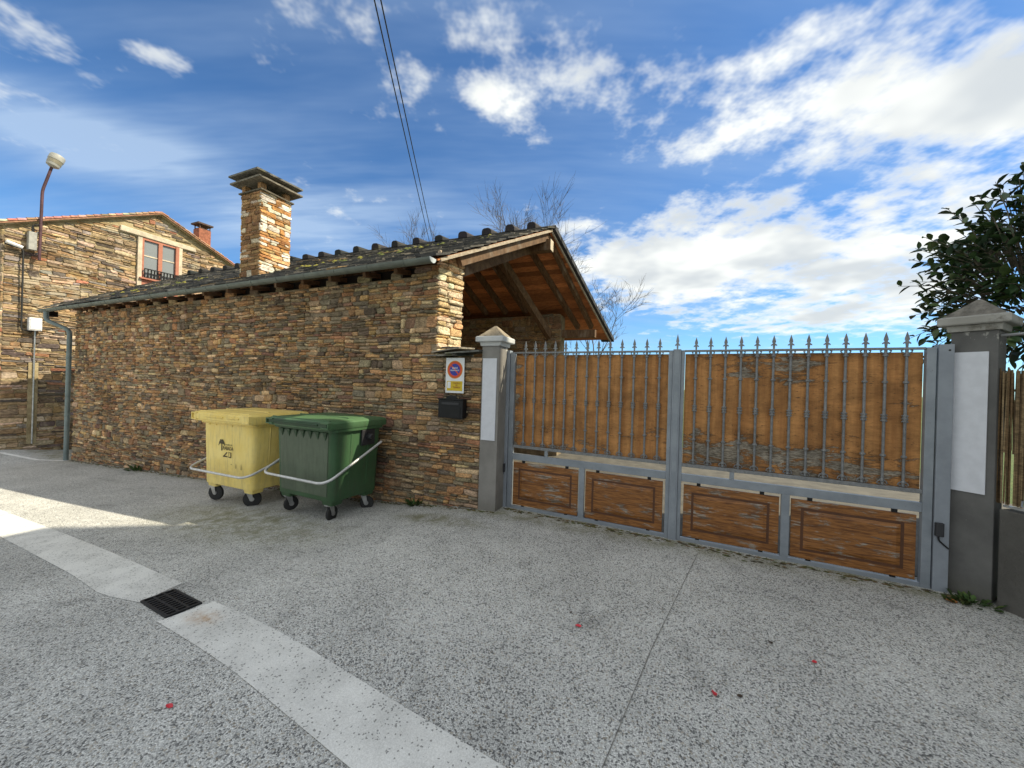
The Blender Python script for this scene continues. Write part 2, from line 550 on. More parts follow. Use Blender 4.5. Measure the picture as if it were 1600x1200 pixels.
cell = t.noise(t.vmath('MULTIPLY', p, (6, 1, 30)), 4, 5, 0.7)
greyc = t.mix(t.ramp(cell, 0.35, 0.65), (0.10, 0.078, 0.056), (0.33, 0.285, 0.225))
rim = t.math('MULTIPLY', t.ramp(t.math('ADD', n, wt_), 0.600, 0.650), t.math('SUBTRACT', 1.0, msk))
c = t.mix(t.math('MULTIPLY', rim, 0.75), c, (0.11, 0.05, 0.02))
c = t.mix(msk, c, greyc)
blot = t.noise(t.vmath('MULTIPLY', p, (1.5, 1, 2.2)), 2.2, 6, 0.7, 0.5)
c = t.vmath('SCALE', c, t.ramp(blot, 0.32, 0.68, 1.24, 0.68))
chips = t.ramp(t.noise(t.vmath('MULTIPLY', p, (7, 1, 26)), 3.2, 4, 0.6), 0.635, 0.68)
c = t.mix(t.math('MULTIPLY', chips, 0.85), c, (0.075, 0.045, 0.025))
t.put(b.inputs['Base Color'], c); b.inputs['Roughness'].default_value = 0.72
b.inputs['Specular IOR Level'].default_value = 0.3
bump(t, b, t.math('ADD', t.math('MULTIPLY', msk, -0.6), t.math('MULTIPLY', cell, 0.5)), 0.7, 0.004)

# varnished panels, flaking
t, b = mat('panel_wood')
p = t.pos()
pg = t.vmath('MULTIPLY', p, (1.1, 1.1, 12.0))
g = t.noise(pg, 6, 7, 0.65, 0.5)
c = t.mix(t.ramp(g, 0.3, 0.68), (0.105, 0.036, 0.010), (0.33, 0.135, 0.036))
fl = t.noise(t.vmath('MULTIPLY', p, (1.6, 1.6, 6.0)), 2.4, 8, 0.74, 0.5)
c = t.mix(t.ramp(fl, 0.53, 0.61, 0, 0.88), c, t.mix(t.ramp(g, 0.4, 0.6), (0.10, 0.080, 0.060), (0.33, 0.30, 0.255)))
t.put(b.inputs['Base Color'], c); b.inputs['Roughness'].default_value = 0.5
b.inputs['Specular IOR Level'].default_value = 0.4
bump(t, b, t.math('ADD', g, fl), 0.5, 0.003)
simple('panel_groove', (0.085, 0.030, 0.010), 0.6)

# painted gate steel
t, b = mat('gate_paint')
p = t.pos()
n = t.noise(p, 5, 6, 0.65); n2 = t.noise(p, 45, 4, 0.6)
c = t.mix(t.ramp(n, 0.3, 0.7), (0.205, 0.228, 0.255), (0.275, 0.30, 0.33))
c = t.mix(t.ramp(n2, 0.66, 0.76, 0, 0.6), c, (0.10, 0.065, 0.045))
t.put(b.inputs['Base Color'], c); b.inputs['Roughness'].default_value = 0.42
b.inputs['Metallic'].default_value = 0.15
bump(t, b, n2, 0.12, 0.001)
t, b = mat('backlit_paint')  # gate paint darkened so bars and spikes look backlit
p = t.pos(); n = t.noise(p, 30, 5, 0.65)
c = t.mix(t.ramp(n, 0.3, 0.7), (0.15, 0.154, 0.158), (0.235, 0.238, 0.24))
c = t.mix(t.ramp(t.noise(p, 70, 4, 0.6), 0.62, 0.72, 0, 0.7), c, (0.07, 0.042, 0.03))
t.put(b.inputs['Base Color'], c); b.inputs['Roughness'].default_value = 0.5
b.inputs['Metallic'].default_value = 0.15
t, b = mat('post_paint')
p = t.pos(); n = t.noise(p, 4, 6, 0.65)
c = t.mix(t.ramp(n, 0.3, 0.7), (0.215, 0.235, 0.265), (0.27, 0.295, 0.33))
t.put(b.inputs['Base Color'], c); b.inputs['Roughness'].default_value = 0.45

# render and masonry paints
t, b = mat('grey_render')
p = t.pos()
n = t.noise(p, 2.2, 6, 0.65); n2 = t.noise(p, 90, 4, 0.65)
c = t.mix(t.ramp(n, 0.3, 0.7), (0.185, 0.172, 0.158), (0.27, 0.256, 0.236))
sp = t.node('ShaderNodeSeparateXYZ'); t.put(sp.inputs[0], p)
fl = t.math('ADD', t.noise(t.vmath('MULTIPLY', p, (1, 1, .7)), 7, 6, 0.7), t.math('MULTIPLY', t.ramp(sp.outputs[2], 1.7, 2.15), 0.10))
c = t.mix(t.ramp(fl, 0.70, 0.74, 0, 0.8), c, (0.45, 0.43, 0.39))
c = t.mix(t.ramp(sp.outputs[2], 0.18, 0.0, 0, 0.35), c, (0.11, 0.10, 0.075))
t.put(b.inputs['Base Color'], c); b.inputs['Roughness'].default_value = 0.9
bump(t, b, n2, 0.35, 0.004)
t, b = mat('shaded_render')  # grey render darkened to paint in the right pillar's heavier shade
p = t.pos()
n = t.noise(p, 2.2, 6, 0.65); n2 = t.noise(p, 90, 4, 0.65)
c = t.mix(t.ramp(n, 0.3, 0.7), (0.095, 0.092, 0.088), (0.145, 0.141, 0.134))
sp = t.node('ShaderNodeSeparateXYZ'); t.put(sp.inputs[0], p)
fl = t.math('ADD', t.noise(t.vmath('MULTIPLY', p, (1, 1, .7)), 6, 6, 0.7), t.math('MULTIPLY', t.ramp(sp.outputs[2], 1.85, 2.1), 0.12))
c = t.mix(t.ramp(fl, 0.67, 0.70, 0, 0.85), c, (0.34, 0.33, 0.30))
chip = t.noise(t.vmath('MULTIPLY', p, (1, 1, .6)), 28, 5, 0.6)
c = t.mix(t.ramp(chip, 0.72, 0.75, 0, 0.8), c, (0.42, 0.42, 0.41))
c = t.mix(t.ramp(sp.outputs[2], 0.22, 0.0, 0, 0.4), c, (0.075, 0.07, 0.045))
t.put(b.inputs['Base Color'], c); b.inputs['Roughness'].default_value = 0.9
bump(t, b, n2, 0.35, 0.004)
t, b = mat('rough_render')
p = t.pos()
n = t.noise(p, 1.5, 6, 0.65); n2 = t.noise(p, 40, 5, 0.7)
c = t.mix(t.ramp(n, 0.3, 0.7), (0.085, 0.08, 0.072), (0.14, 0.132, 0.118))
c = t.mix(t.ramp(t.noise(p, 3, 5, .7), 0.55, 0.75, 0, .5), c, (0.10, 0.10, 0.06))
t.put(b.inputs['Base Color'], c); b.inputs['Roughness'].default_value = 0.95
bump(t, b, n2, 0.9, 0.012)
t, b = mat('cap_paint')
p = t.pos()
n = t.noise(p, 9, 6, 0.7); n2 = t.noise(p, 4, 5, 0.6)
c = t.mix(t.ramp(n2, 0.3, 0.7), (0.40, 0.41, 0.42), (0.56, 0.56, 0.55))
c = t.mix(t.ramp(n, 0.60, 0.72, 0, 0.75), c, (0.17, 0.155, 0.125))
t.put(b.inputs['Base Color'], c); b.inputs['Roughness'].default_value = 0.8
bump(t, b, n, 0.4, 0.004)
t, b = mat('old_cap_paint')
p = t.pos()
n = t.noise(p, 8, 7, 0.72); n2 = t.noise(p, 4, 5, 0.6)
c = t.mix(t.ramp(n2, 0.3, 0.7), (0.30, 0.285, 0.255), (0.43, 0.42, 0.39))
c = t.mix(t.ramp(n, 0.48, 0.66, 0, 0.85), c, (0.135, 0.12, 0.095))
t.put(b.inputs['Base Color'], c); b.inputs['Roughness'].default_value = 0.9
bump(t, b, n, 0.6, 0.008)
t, b = mat('cap_stone')
p = t.pos()
n = t.noise(p, 11, 6, 0.7)
c = t.mix(t.ramp(n, 0.3, 0.7), (0.15, 0.12, 0.085), (0.34, 0.28, 0.20))
c = t.mix(t.ramp(t.noise(p, 6, 5, .7), 0.55, 0.7, 0, .8), c, (0.20, 0.19, 0.05))
t.put(b.inputs['Base Color'], c); b.inputs['Roughness'].default_value = 0.95
bump(t, b, n, 0.7, 0.01)
t, b = mat('old_cap_stone')
p = t.pos()
n = t.noise(p, 12, 7, 0.72)
c = t.mix(t.ramp(n, 0.3, 0.7), (0.10, 0.09, 0.075), (0.25, 0.225, 0.19))
t.put(b.inputs['Base Color'], c); b.inputs['Roughness'].default_value = 0.95
bump(t, b, n, 0.8, 0.012)
simple('white_panel', (0.62, 0.63, 0.67), 0.75, 0, 0.05, 14, 0.25)

simple('zinc', (0.125, 0.142, 0.125), 0.55, 0.1, 0.18, 6, 0.05)
simple('zinc_light', (0.50, 0.53, 0.54), 0.5, 0.2, 0.1, 8)
simple('pipe_paint', (0.16, 0.205, 0.205), 0.45, 0.1, 0.15, 5)
simple('shade_black', (0.012, 0.010, 0.008), 0.9)  # near-black colour standing in for shade inside hollows
simple('black_metal', (0.009, 0.009, 0.010), 0.5, 0.0, 0.2, spec=0.3)
simple('black_plastic', (0.022, 0.022, 0.025), 0.5)
simple('rubber', (0.02, 0.02, 0.02), 0.8)
simple('steel', (0.42, 0.42, 0.42), 0.4, 0.8, 0.2)
simple('white_tube', (0.56, 0.56, 0.56), 0.35, 0.35, 0.12, 20)
simple('cast_iron', (0.020, 0.020, 0.023), 0.6, 0.4, 0.3, 30, 0.3)
simple('sign_white', (0.72, 0.73, 0.74), 0.5, 0, 0.05)
simple('sign_red', (0.62, 0.07, 0.015), 0.5, 0, 0.05)
simple('sign_orange', (0.62, 0.26, 0.02), 0.5, 0, 0.05)
simple('sign_blue', (0.02, 0.035, 0.30), 0.5, 0, 0.05)
simple('sign_yellow', (0.62, 0.42, 0.015), 0.5, 0, 0.05)
simple('sign_ink', (0.30, 0.07, 0.01), 0.5, 0, 0.05)
simple('print_dark', (0.055, 0.042, 0.010), 0.6, 0, 0.1)
simple('lamp_grey', (0.33, 0.325, 0.30), 0.5)
simple('lamp_glass', (0.27, 0.24, 0.175), 0.25)
simple('lamp_pole', (0.085, 0.038, 0.045), 0.6, 0.2, 0.35, 9)
simple('white_box', (0.72, 0.72, 0.74), 0.5)
simple('red_frame', (0.40, 0.145, 0.09), 0.65, 0, 0.12, 8)
simple('lintel_stone', (0.55, 0.47, 0.36), 0.9, 0, 0.2, 6, 0.3)
simple('brick', (0.30, 0.11, 0.065), 0.9, 0, 0.3, 14, 0.3)
simple('brick_dark', (0.09, 0.06, 0.05), 0.9, 0, 0.3, 14)
simple('bark', (0.105, 0.085, 0.065), 0.9, 0, 0.3, 10, 0.3)
simple('camellia_bark', (0.16, 0.135, 0.10), 0.9, 0, 0.3, 30)
simple('cable', (0.012, 0.012, 0.012), 0.6)
simple('pole_wood', (0.14, 0.10, 0.07), 0.9, 0, 0.2, 10, 0.3)
simple('petal', (0.60, 0.035, 0.055), 0.55, 0, 0.2, 60)
simple('dry_leaf', (0.055, 0.035, 0.022), 0.8, 0, 0.3, 60)
simple('brown_leaf', (0.30, 0.12, 0.03), 0.8, 0, 0.3, 60)
simple('pale_render', (0.74, 0.72, 0.67), 0.9, 0, 0.1, 2)  # pale so the added shade building bounces sky light to the road
simple('joint_dark', (0.20, 0.195, 0.18), 0.95, 0, 0.4, 25)
simple('sunlit_white', (0.72, 0.72, 0.70), 0.7)

def bin_plastic(name, a, bcol, dirt, faded=None):
    t, b = mat(name)
    p = t.pos()
    n = t.noise(p, 3, 6, 0.65); s = t.noise(t.vmath('MULTIPLY', p, (9, 9, 1.4)), 2.2, 5, 0.65)
    c = t.mix(t.ramp(n, 0.3, 0.7), a, bcol)
    c = t.mix(t.ramp(s, 0.44, 0.74, 0, 0.65), c, dirt)
    sp = t.node('ShaderNodeSeparateXYZ'); t.put(sp.inputs[0], p)
    gr = t.math('MULTIPLY', t.ramp(sp.outputs[2], 0.62, 0.16), t.ramp(t.noise(p, 7, 6, .7), 0.35, 0.7))
    c = t.mix(t.math('MULTIPLY', gr, 0.4), c, dirt)
    t.put(b.inputs['Base Color'], c); b.inputs['Roughness'].default_value = 0.5
    b.inputs['Specular IOR Level'].default_value = 0.35
    bump(t, b, t.noise(p, 30, 4), 0.08, 0.004)
bin_plastic('yellow_plastic', (0.84, 0.625, 0.175), (0.90, 0.71, 0.25), (0.56, 0.43, 0.17))
bin_plastic('green_plastic', (0.032, 0.085, 0.036), (0.048, 0.112, 0.050), (0.055, 0.075, 0.045))
bin_plastic('green_faded', (0.080, 0.108, 0.072), (0.105, 0.135, 0.092), (0.055, 0.07, 0.045))
bin_plastic('green_dark', (0.022, 0.060, 0.028), (0.032, 0.075, 0.035), (0.03, 0.04, 0.028))
bin_plastic('green_lid', (0.055, 0.125, 0.055), (0.075, 0.155, 0.075), (0.07, 0.10, 0.055))

t, b = mat('glass')
b.inputs['Base Color'].default_value = (0.22, 0.24, 0.25, 1)
b.inputs['Roughness'].default_value = 0.08
b.inputs['Specular IOR Level'].default_value = 0.8
t, b = mat('curtain')
b.inputs['Base Color'].default_value = (0.45, 0.46, 0.46, 1)
b.inputs['Roughness'].default_value = 0.35

# ------------------------------------------------------------------ ground
_gs = [-60, -30, -11.57, -6.27, -1.55, -0.67, 0.0, 60]
_gz = [-1.75, -1.65, -0.65, -0.40, -0.15, -0.06, 0.0, 0.0]
def zg(s, tt=0.0):
    z = sum(float(np.interp(s + k * 0.12, _gs, _gz)) for k in range(-3, 4)) / 7
    if s < -12.6:
        z += 0.20 * min(1, (-12.6 - s) / 1.5) * min(1, max(0, (0.9 - tt) / 1.3))
    return z

def sheet(name, ss, ts, dz, matn, keep=None, parent=None):
    vv = [(s, q, zg(s, q) + dz) for q in ts for s in ss]
    n = len(ss); ff = []
    for j in range(len(ts) - 1):
        for i in range(n - 1):
            cs = (ss[i] + ss[i + 1]) / 2; ct = (ts[j] + ts[j + 1]) / 2
            if keep is None or keep(cs, ct):
                ff.append((j * n + i, j * n + i + 1, (j + 1) * n + i + 1, (j + 1) * n + i))
    mb = MB(); mb.add(vv, ff)
    return mb.build(name, matn, parent, smooth=True)
def frange(a, b, st):
    n = max(1, int(round((b - a) / st)))
    return [a + (b - a) * i / n for i in range(n + 1)]
ss = [-900, -300, -120, -60] + frange(-40, -16, 2)[:] + frange(-15.5, 5, 0.25) + frange(6, 20, 2) + [40, 120, 300, 900]
ts = [-900, -300, -100, -40, -20] + frange(-14, -2, 1.0) + frange(-1.5, 10, 0.5) + [14, 20, 40, 120, 400, 900]
tag(sheet('ground', ss, ts, -0.012, 'grass_ground'), kind='structure')
ss = frange(-40, -16, 1) + frange(-15.5, 5, 0.125) + frange(5.5, 14, 0.5)
ts = frange(-14, -1, 0.5) + frange(-0.75, 0.25, 0.125) + frange(0.75, 9, 0.5)
road = sheet('road', ss, ts, 0.0, 'aggregate', lambda s, q: q < 0.26 or s < -10.5)
tag(road, kind='structure')
yard = sheet('yard_ground', frange(-4.5, 7, 0.25), frange(0.27, 7.0, 0.5), 0.004, 'yard_concrete')
tag(yard, kind='structure')
gar = MB()
gar.add([(4.62, -0.08, 0.03), (9.0, -7.0, 0.03), (20, -7.0, 0.03), (20, 0.26, 0.03), (4.62, 0.26, 0.03)], [(0, 1, 2, 3, 4)])
tag(gar.build('garden_ground', 'grass_ground'), kind='structure')

# pale drainage strip in two runs, with the drain between them
def strip(name, left, right, label=None):
    mb = MB(); n = len(left)
    top = [(s, q, zg(s, q) + 0.004) for s, q in left] + [(s, q, zg(s, q) + 0.004) for s, q in right]
    mb.add(top, [(i, n + i, n + i + 1, i + 1) for i in range(n - 1)])
    o = mb.build(name, 'pale_concrete'); tag(o, kind='structure'); return o
def lerp_pts(a, st):
    out = []
    for i in range(len(a) - 1):
        m = max(1, int(math.dist(a[i], a[i + 1]) / st))
        out += [(a[i][0] + (a[i + 1][0] - a[i][0]) * k / m, a[i][1] + (a[i + 1][1] - a[i][1]) * k / m) for k in range(m)]
    return out + [a[-1]]
def resample(a, n):
    d = [0]
    for i in range(len(a) - 1): d.append(d[-1] + math.dist(a[i], a[i + 1]))
    return [(float(np.interp(k / n * d[-1], d, [q[0] for q in a])), float(np.interp(k / n * d[-1], d, [q[1] for q in a]))) for k in range(n + 1)]
L1 = resample([(-24, -1.9), (-12, -2.05), (-6.49, -2.235), (-4.0, -2.31), (-2.6, -2.37), (-1.455, -2.446)], 120)
R1 = resample([(-24, -2.2), (-12, -2.36), (-6.4, -2.53), (-4.6, -2.63), (-2.6, -2.72), (-1.88, -2.785), (-1.40, -2.735)], 120)
strip('paved_strip', R1, L1)
L2 = resample([(-0.833, -2.541), (0.0, -2.62), (1.0, -2.72), (1.642, -2.776), (4.5, -3.1), (8, -3.6)], 60)
R2 = resample([(-0.929, -2.834), (0.0, -2.93), (1.06, -3.05), (1.7, -3.11), (4.5, -3.42), (8, -3.92)], 60)
strip('paved_strip', R2, L2)
# pale pavement edge whitened as a thin sunlit line across the road mouth
mb = MB()
pts = [(-14.2, -3.2), (-14.0, -0.62), (-11.62, -0.10)]
L = resample(pts, 20); n = len(L)
mb.add([(s, q - 0.05, zg(s, q) + 0.006) for s, q in L] + [(s, q + 0.05, zg(s, q) + 0.006) for s, q in L], [(i, n + i, n + i + 1, i + 1) for i in range(n - 1)])
tag(mb.build('sunlit_edge_line', 'sunlit_white'), kind='structure')
# saw-cut joints
mb = MB()
for a in ([(2.50, -0.15), (2.166, -1.725), (2.007, -2.62)],):
    L = resample(a, 20); n = len(L)
    mb.add([(s - 0.0025, q, 0.004) for s, q in L] + [(s + 0.0025, q, 0.004) for s, q in L], [(i, n + i, n + i + 1, i + 1) for i in range(n - 1)])
mb.build('saw_cut_joint', 'joint_dark', road)

# drain grate
def g2(s, q, dz=0): return (s, q, zg(s, q) + dz)
dr_ = empty('drain_grate', g2(-1.15, -2.66))
dr_.rotation_euler = (0, 0, math.radians(-7))
mb = MB(); mb.box(-0.245, 0.245, -0.095, 0.095, -0.06, 0.003); mb.build('pit', 'shade_black', dr_)  # solid black block in place of the shaded hollow
mb = MB()
for (x0, x1, y0, y1) in ((-0.25, 0.25, -0.102, -0.086), (-0.25, 0.25, 0.086, 0.102), (-0.25, -0.232, -0.086, 0.086), (0.232, 0.25, -0.086, 0.086)):
    mb.box(x0, x1, y0, y1, -0.02, 0.014)
mb.build('frame', 'cast_iron', dr_)
for k in range(9):
    x = -0.228 + (k + 1) * 0.456 / 10
    mb = MB(); mb.box(x - 0.009, x + 0.009, -0.086, 0.086, -0.02, 0.012); mb.build('grate_bar', 'cast_iron', dr_)
for y in (-0.029, 0.029):
    mb = MB(); mb.box(-0.232, 0.232, y - 0.007, y + 0.007, -0.015, 0.0125); mb.build('cross_bar', 'cast_iron', dr_)
dr_.rotation_euler = (0, math.radians(-5.8), math.radians(-7))
tag(dr_, 'black cast iron drain grate set between the two pale strips', 'drain')

# ------------------------------------------------------------------ rubble masonry
def vnoise(x, seed):
    i = math.floor(x); fr = x - i; fr = fr * fr * (3 - 2 * fr)
    h = lambda k: (math.sin(k * 127.1 + seed * 311.7) * 43758.5453) % 1.0
    return h(i) * (1 - fr) + h(i + 1) * fr

def rubble(a0, a1, z0, z1, rng, band=(0.28, 0.55), blk=(0.6, 1.8), row=(0.045, 0.125), wid=(0.10, 0.42), warp=0.03, seed=1.0, joint=0.006, ztop=None):
    """list of stones as 4 corners (bl, br, tr, tl) in the wall plane: bands, blocks, broken courses"""
    out = []
    z = z0
    def wp(a, zz):
        return zz + (vnoise(a * 0.9 + zz * 1.7, seed) - 0.5) * 2 * warp + (vnoise(a * 3.1 + zz * 5, seed + 3) - 0.5) * warp
    while z < z1 - 1e-4:
        h = min(rng.uniform(*band), z1 - z)
        if z1 - (z + h) < 0.08: h = z1 - z
        a = a0
        while a < a1 - 1e-4:
            w = min(rng.uniform(*blk), a1 - a)
            if a1 - (a + w) < 0.25: w = a1 - a
            rows = []; q = 0
            while q < h - 1e-4:
                rh = rng.uniform(*row)
                if rng.random() < 0.2: rh *= 1.45
                elif rng.random() < 0.08: rh *= 2.4
                if h - (q + rh) < row[0] * 0.8: rh = h - q
                rows.append((q, q + rh)); q += rh
            for (q0, q1) in rows:
                x = a
                while x < a + w - 1e-4:
                    sw = rng.uniform(*wid) * (0.75 + 4.0 * (q1 - q0) if q1 - q0 < 0.08 else 0.9)
                    sw = max(sw, wid[0])
                    if a + w - (x + sw) < wid[0]: sw = a + w - x
                    g = joint * rng.uniform(0.6, 1.6)
                    j = lambda: rng.uniform(-1, 1) * min(0.012, (q1 - q0) * 0.14)
                    xl, xr = x + g * 0.6, x + sw - g * 0.6
                    zb, zt = z + q0 + g * 0.5, z + q1 - g * 0.5
                    sk = rng.uniform(-0.012, 0.012)
                    out.append([(xl + j() + sk, wp(xl, zb) + j()), (xr + j() + sk, wp(xr, zb) + j()), (xr + j() - sk, wp(xr, zt) + j()), (xl + j() - sk, wp(xl, zt) + j())])
                    x += sw
            a += w
        z += h
    return out

def stone(mb, quad, fn, rng, proud=(0.0, 0.03), back=-0.035, ch=0.010):
    """irregular rubble stone: rough outline, chamfered edge, uneven face"""
    bl, br, tr, tl = quad
    pts = []
    def lp(p, q, k): return (p[0] + (q[0] - p[0]) * k, p[1] + (q[1] - p[1]) * k)
    hgt = max(0.02, ((tl[1] - bl[1]) + (tr[1] - br[1])) / 2)
    jz = hgt * 0.07
    cut = min(0.22, 0.02 / max(0.05, abs(br[0] - bl[0])))
    for (p, q) in ((bl, br), (br, tr), (tr, tl), (tl, bl)):
        horiz = abs(q[0] - p[0]) > abs(q[1] - p[1])
        k0 = cut * rng.uniform(0.4, 1.6) if horiz else rng.uniform(0.08, 0.25)
        pts.append(lp(p, q, k0))
        if horiz and abs(q[0] - p[0]) > 0.16:
            m = lp(p, q, rng.uniform(0.35, 0.65)); pts.append((m[0], m[1] + rng.uniform(-jz, jz)))
        pts.append(lp(p, q, 1 - (cut * rng.uniform(0.4, 1.6) if horiz else rng.uniform(0.08, 0.25))))
    cx_ = sum(p[0] for p in pts) / len(pts); cz_ = sum(p[1] for p in pts) / len(pts)
    d = rng.uniform(*proud)
    n = len(pts)
    tx, tz = rng.uniform(-0.05, 0.05), rng.uniform(-0.10, 0.10)
    ring0 = [fn(p[0], p[1], back) for p in pts]
    ring1 = [fn(p[0], p[1], d - ch * rng.uniform(0.6, 1.8)) for p in pts]
    ins = []
    for p in pts:
        kx = max(0.0, 1 - ch * 1.2 / max(0.02, abs(p[0] - cx_) + 1e-6)) if abs(p[0] - cx_) > 0.02 else 1
        kz = max(0.25, 1 - ch * 0.9 / max(0.012, abs(p[1] - cz_) + 1e-6)) if abs(p[1] - cz_) > 0.008 else 1
        q = (cx_ + (p[0] - cx_) * kx, cz_ + (p[1] - cz_) * kz)
        ins.append(fn(q[0], q[1], d + (q[0] - cx_) * tx + (q[1] - cz_) * tz + rng.uniform(-0.003, 0.003)))
    cen = fn(cx_, cz_, d + rng.uniform(-0.002, 0.006))
    v = ring0 + ring1 + ins + [cen]
    f = [(i, (i + 1) % n, n + (i + 1) % n, n + i) for i in range(n)]
    f += [(n + i, n + (i + 1) % n, 2 * n + (i + 1) % n, 2 * n + i) for i in range(n)]
    f += [(2 * n + i, 2 * n + (i + 1) % n, 3 * n) for i in range(n)]
    mb.add(v, f)
    return fn(cx_, cz_, d)

PAL_WALL = [((0.200, 0.130, 0.072), 20), ((0.290, 0.190, 0.098), 14), ((0.165, 0.148, 0.110), 16), ((0.115, 0.108, 0.090), 13), ((0.072, 0.062, 0.052), 9),
            ((0.20, 0.112, 0.062), 9), ((0.37, 0.295, 0.195), 8), ((0.145, 0.085, 0.066), 6), ((0.25, 0.205, 0.145), 12)]
PAL_HOUSE = [((0.33, 0.24, 0.115), 20), ((0.40, 0.30, 0.155), 14), ((0.22, 0.165, 0.09), 14), ((0.14, 0.115, 0.08), 10), ((0.30, 0.20, 0.085), 12), ((0.46, 0.37, 0.22), 10), ((0.26, 0.235, 0.17), 8), ((0.36, 0.17, 0.085), 3)]
PAL_CHIM = [((0.40, 0.205, 0.080), 26), ((0.32, 0.15, 0.055), 16), ((0.48, 0.30, 0.14), 14), ((0.24, 0.12, 0.055), 10), ((0.62, 0.56, 0.46), 16), ((0.52, 0.42, 0.29), 8)]
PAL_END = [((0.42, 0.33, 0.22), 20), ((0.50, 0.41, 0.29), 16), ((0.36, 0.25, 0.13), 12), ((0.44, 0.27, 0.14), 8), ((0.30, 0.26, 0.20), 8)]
def gain(pal, k, rb=1.0): return [((c[0] * k * rb, c[1] * k, c[2] * k / rb), w) for c, w in pal]
PAL_WALL = gain(PAL_WALL, 1.36, 1.14)
PAL_WALL = [(tuple(x * 0.88 + y * 0.12 for x, y in zip(c, (0.34, 0.220, 0.115))), w) for c, w in PAL_WALL]
PAL_HOUSE = [((c[0] * 0.93, c[1] * 0.89, c[2] * 1.08), w) for c, w in PAL_HOUSE]
PAL_END = gain(PAL_END, 1.62, 1.02)  # wall-end stones lightened to reach a sunlit tone
PAL_CHIM = gain(PAL_CHIM, 1.08)
def pick(pal, rng):
    tot = sum(w for _, w in pal); r_ = rng.random() * tot
    for c, w in pal:
        r_ -= w
        if r_ <= 0: break
    k = rng.uniform(0.8, 1.22)
    return tuple(min(0.8, x * k * rng.uniform(0.94, 1.06)) for x in c)

def masonry(stones, fn, parent, pal, matn, rng, n_single, proud=(0.0, 0.03), ch=0.010, name='stone', skip=None):
    """the n_single stones that show largest become objects, the rest one stuff part"""
    recs = []
    for q in stones:
        if skip and skip(q): continue
        pr = [project(fn(a, z, 0)) for a, z in q]
        if any(p is None for p in pr): area = 0
        else:
            area = abs(sum(pr[i][0] * pr[(i + 1) % 4][1] - pr[(i + 1) % 4][0] * pr[i][1] for i in range(4))) / 2
            if not any(-20 < p[0] < 1620 and -20 < p[1] < 1220 for p in pr): area = 0
        recs.append((area, q))
    recs.sort(key=lambda e: -e[0])
    rest = MB()
    for i, (a, q) in enumerate(recs):
        if i < n_single and a > 0:
            mb = MB(); mb.cur = pick(pal, rng)
            stone(mb, q, fn, rng, proud, ch=ch)
            mb.build(name, matn, parent, centre=True)
        else:
            rest.cur = pick(pal, rng)
            stone(rest, q, fn, rng, proud, ch=ch)
    if rest.v:
        o = rest.build('stonework', matn, parent); o['kind'] = 'stuff'

# ------------------------------------------------------------------ stone outbuilding
hut = empty('stone_outbuilding', (-6, 0, -0.4))
hut_inv = Matrix.Translation((6, 0, 0.4))
def part(mb, name, m, parent=None, **kw):
    """a part built in world coordinates under the outbuilding"""
    o = mb.build(name, m, None, **kw)
    p_ = parent or hut
    o.parent = p_
    if p_ is hut:
        o.matrix_parent_inverse = hut_inv
    return o
tag(hut, 'long low rust-brown stone outbuilding with slate roof, gutter and open porch end', 'outbuilding')
WL, WR = -11.66, -0.72
EAVE_T, EAVE_Z = -0.22, 3.20
RIDGE_T = 2.40
K = 0.26
def ridge_z(s): return 4.52 + 0.014 * (-s)
BACK_T, BACK_Z = 5.10, 2.78
# front wall: mortar core set back behind the stone faces
mb = MB()
mb.box(WL + 0.02, WR - 0.012, 0.012, 0.46, -1.0, 3.06)
fw = part(mb, 'front_wall', 'mortar')
rngw = random.Random(5)
st = rubble(WL, WR, 1.93, 3.045, rngw, band=(0.2, 0.42), blk=(0.4, 1.3), row=(0.022, 0.070), wid=(0.075, 0.28), warp=0.022, seed=2.3, joint=0.005)
ff = lambda a, z, d: (a, -d, z)
st += rubble(WL, -0.01, -0.80, 1.925, rngw, band=(0.2, 0.42), blk=(0.4, 1.3), row=(0.020, 0.060), wid=(0.08, 0.30), warp=0.018, seed=2.3, joint=0.005)
masonry(st, ff, fw, PAL_WALL, 'schist', rngw, 300, proud=(0.0, 0.028), skip=lambda q: max(p[1] for p in q) < zg(q[0][0]) - 0.02)
# stone teeth between the rafter pockets under the gutter
mb = MB()
s = WL + 0.05
k = 0
pockets = []
while s < WR - 0.75:
    w = R.uniform(0.16, 0.26)
    mb.cur = pick(PAL_WALL, R)
    stone(mb, [(s, 3.05), (s + w, 3.05), (s + w, 3.15), (s, 3.15)], ff, R, (0.0, 0.02))
    mb.add([(s, 0.02, 3.05), (s + w, 0.02, 3.05), (s + w, 0.02, 3.15), (s, 0.02, 3.15)], [(0, 1, 2, 3)])
    pockets.append((s + w, s + w + 0.42))
    s += w + R.uniform(0.34, 0.48)
for (a0, a1, z0, z1) in ((WR - 0.46, WR - 0.20, 3.05, 3.10), (WR - 0.195, WR, 3.05, 3.11), (WR - 0.40, WR - 0.12, 3.105, 3.17), (WR - 0.115, WR, 3.115, 3.18)):
    mb.cur = pick(PAL_WALL, R); stone(mb, [(a0, z0), (a1, z0), (a1, z1), (a0, z1)], ff, R, (0.0, 0.02))
o = part(mb, 'stonework', 'schist', fw); o['kind'] = 'stuff'
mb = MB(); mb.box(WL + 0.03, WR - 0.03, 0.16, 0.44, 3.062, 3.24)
part(mb, 'eave_shade_block', 'shade_black')  # black block paints the shade inside the eave pockets
# low wall between the outbuilding and the gate pillar
mb = MB(); mb.box(WR - 0.010, -0.012, 0.014, 0.42, -0.4, 1.93)
lw = part(mb, 'low_wall', 'mortar')
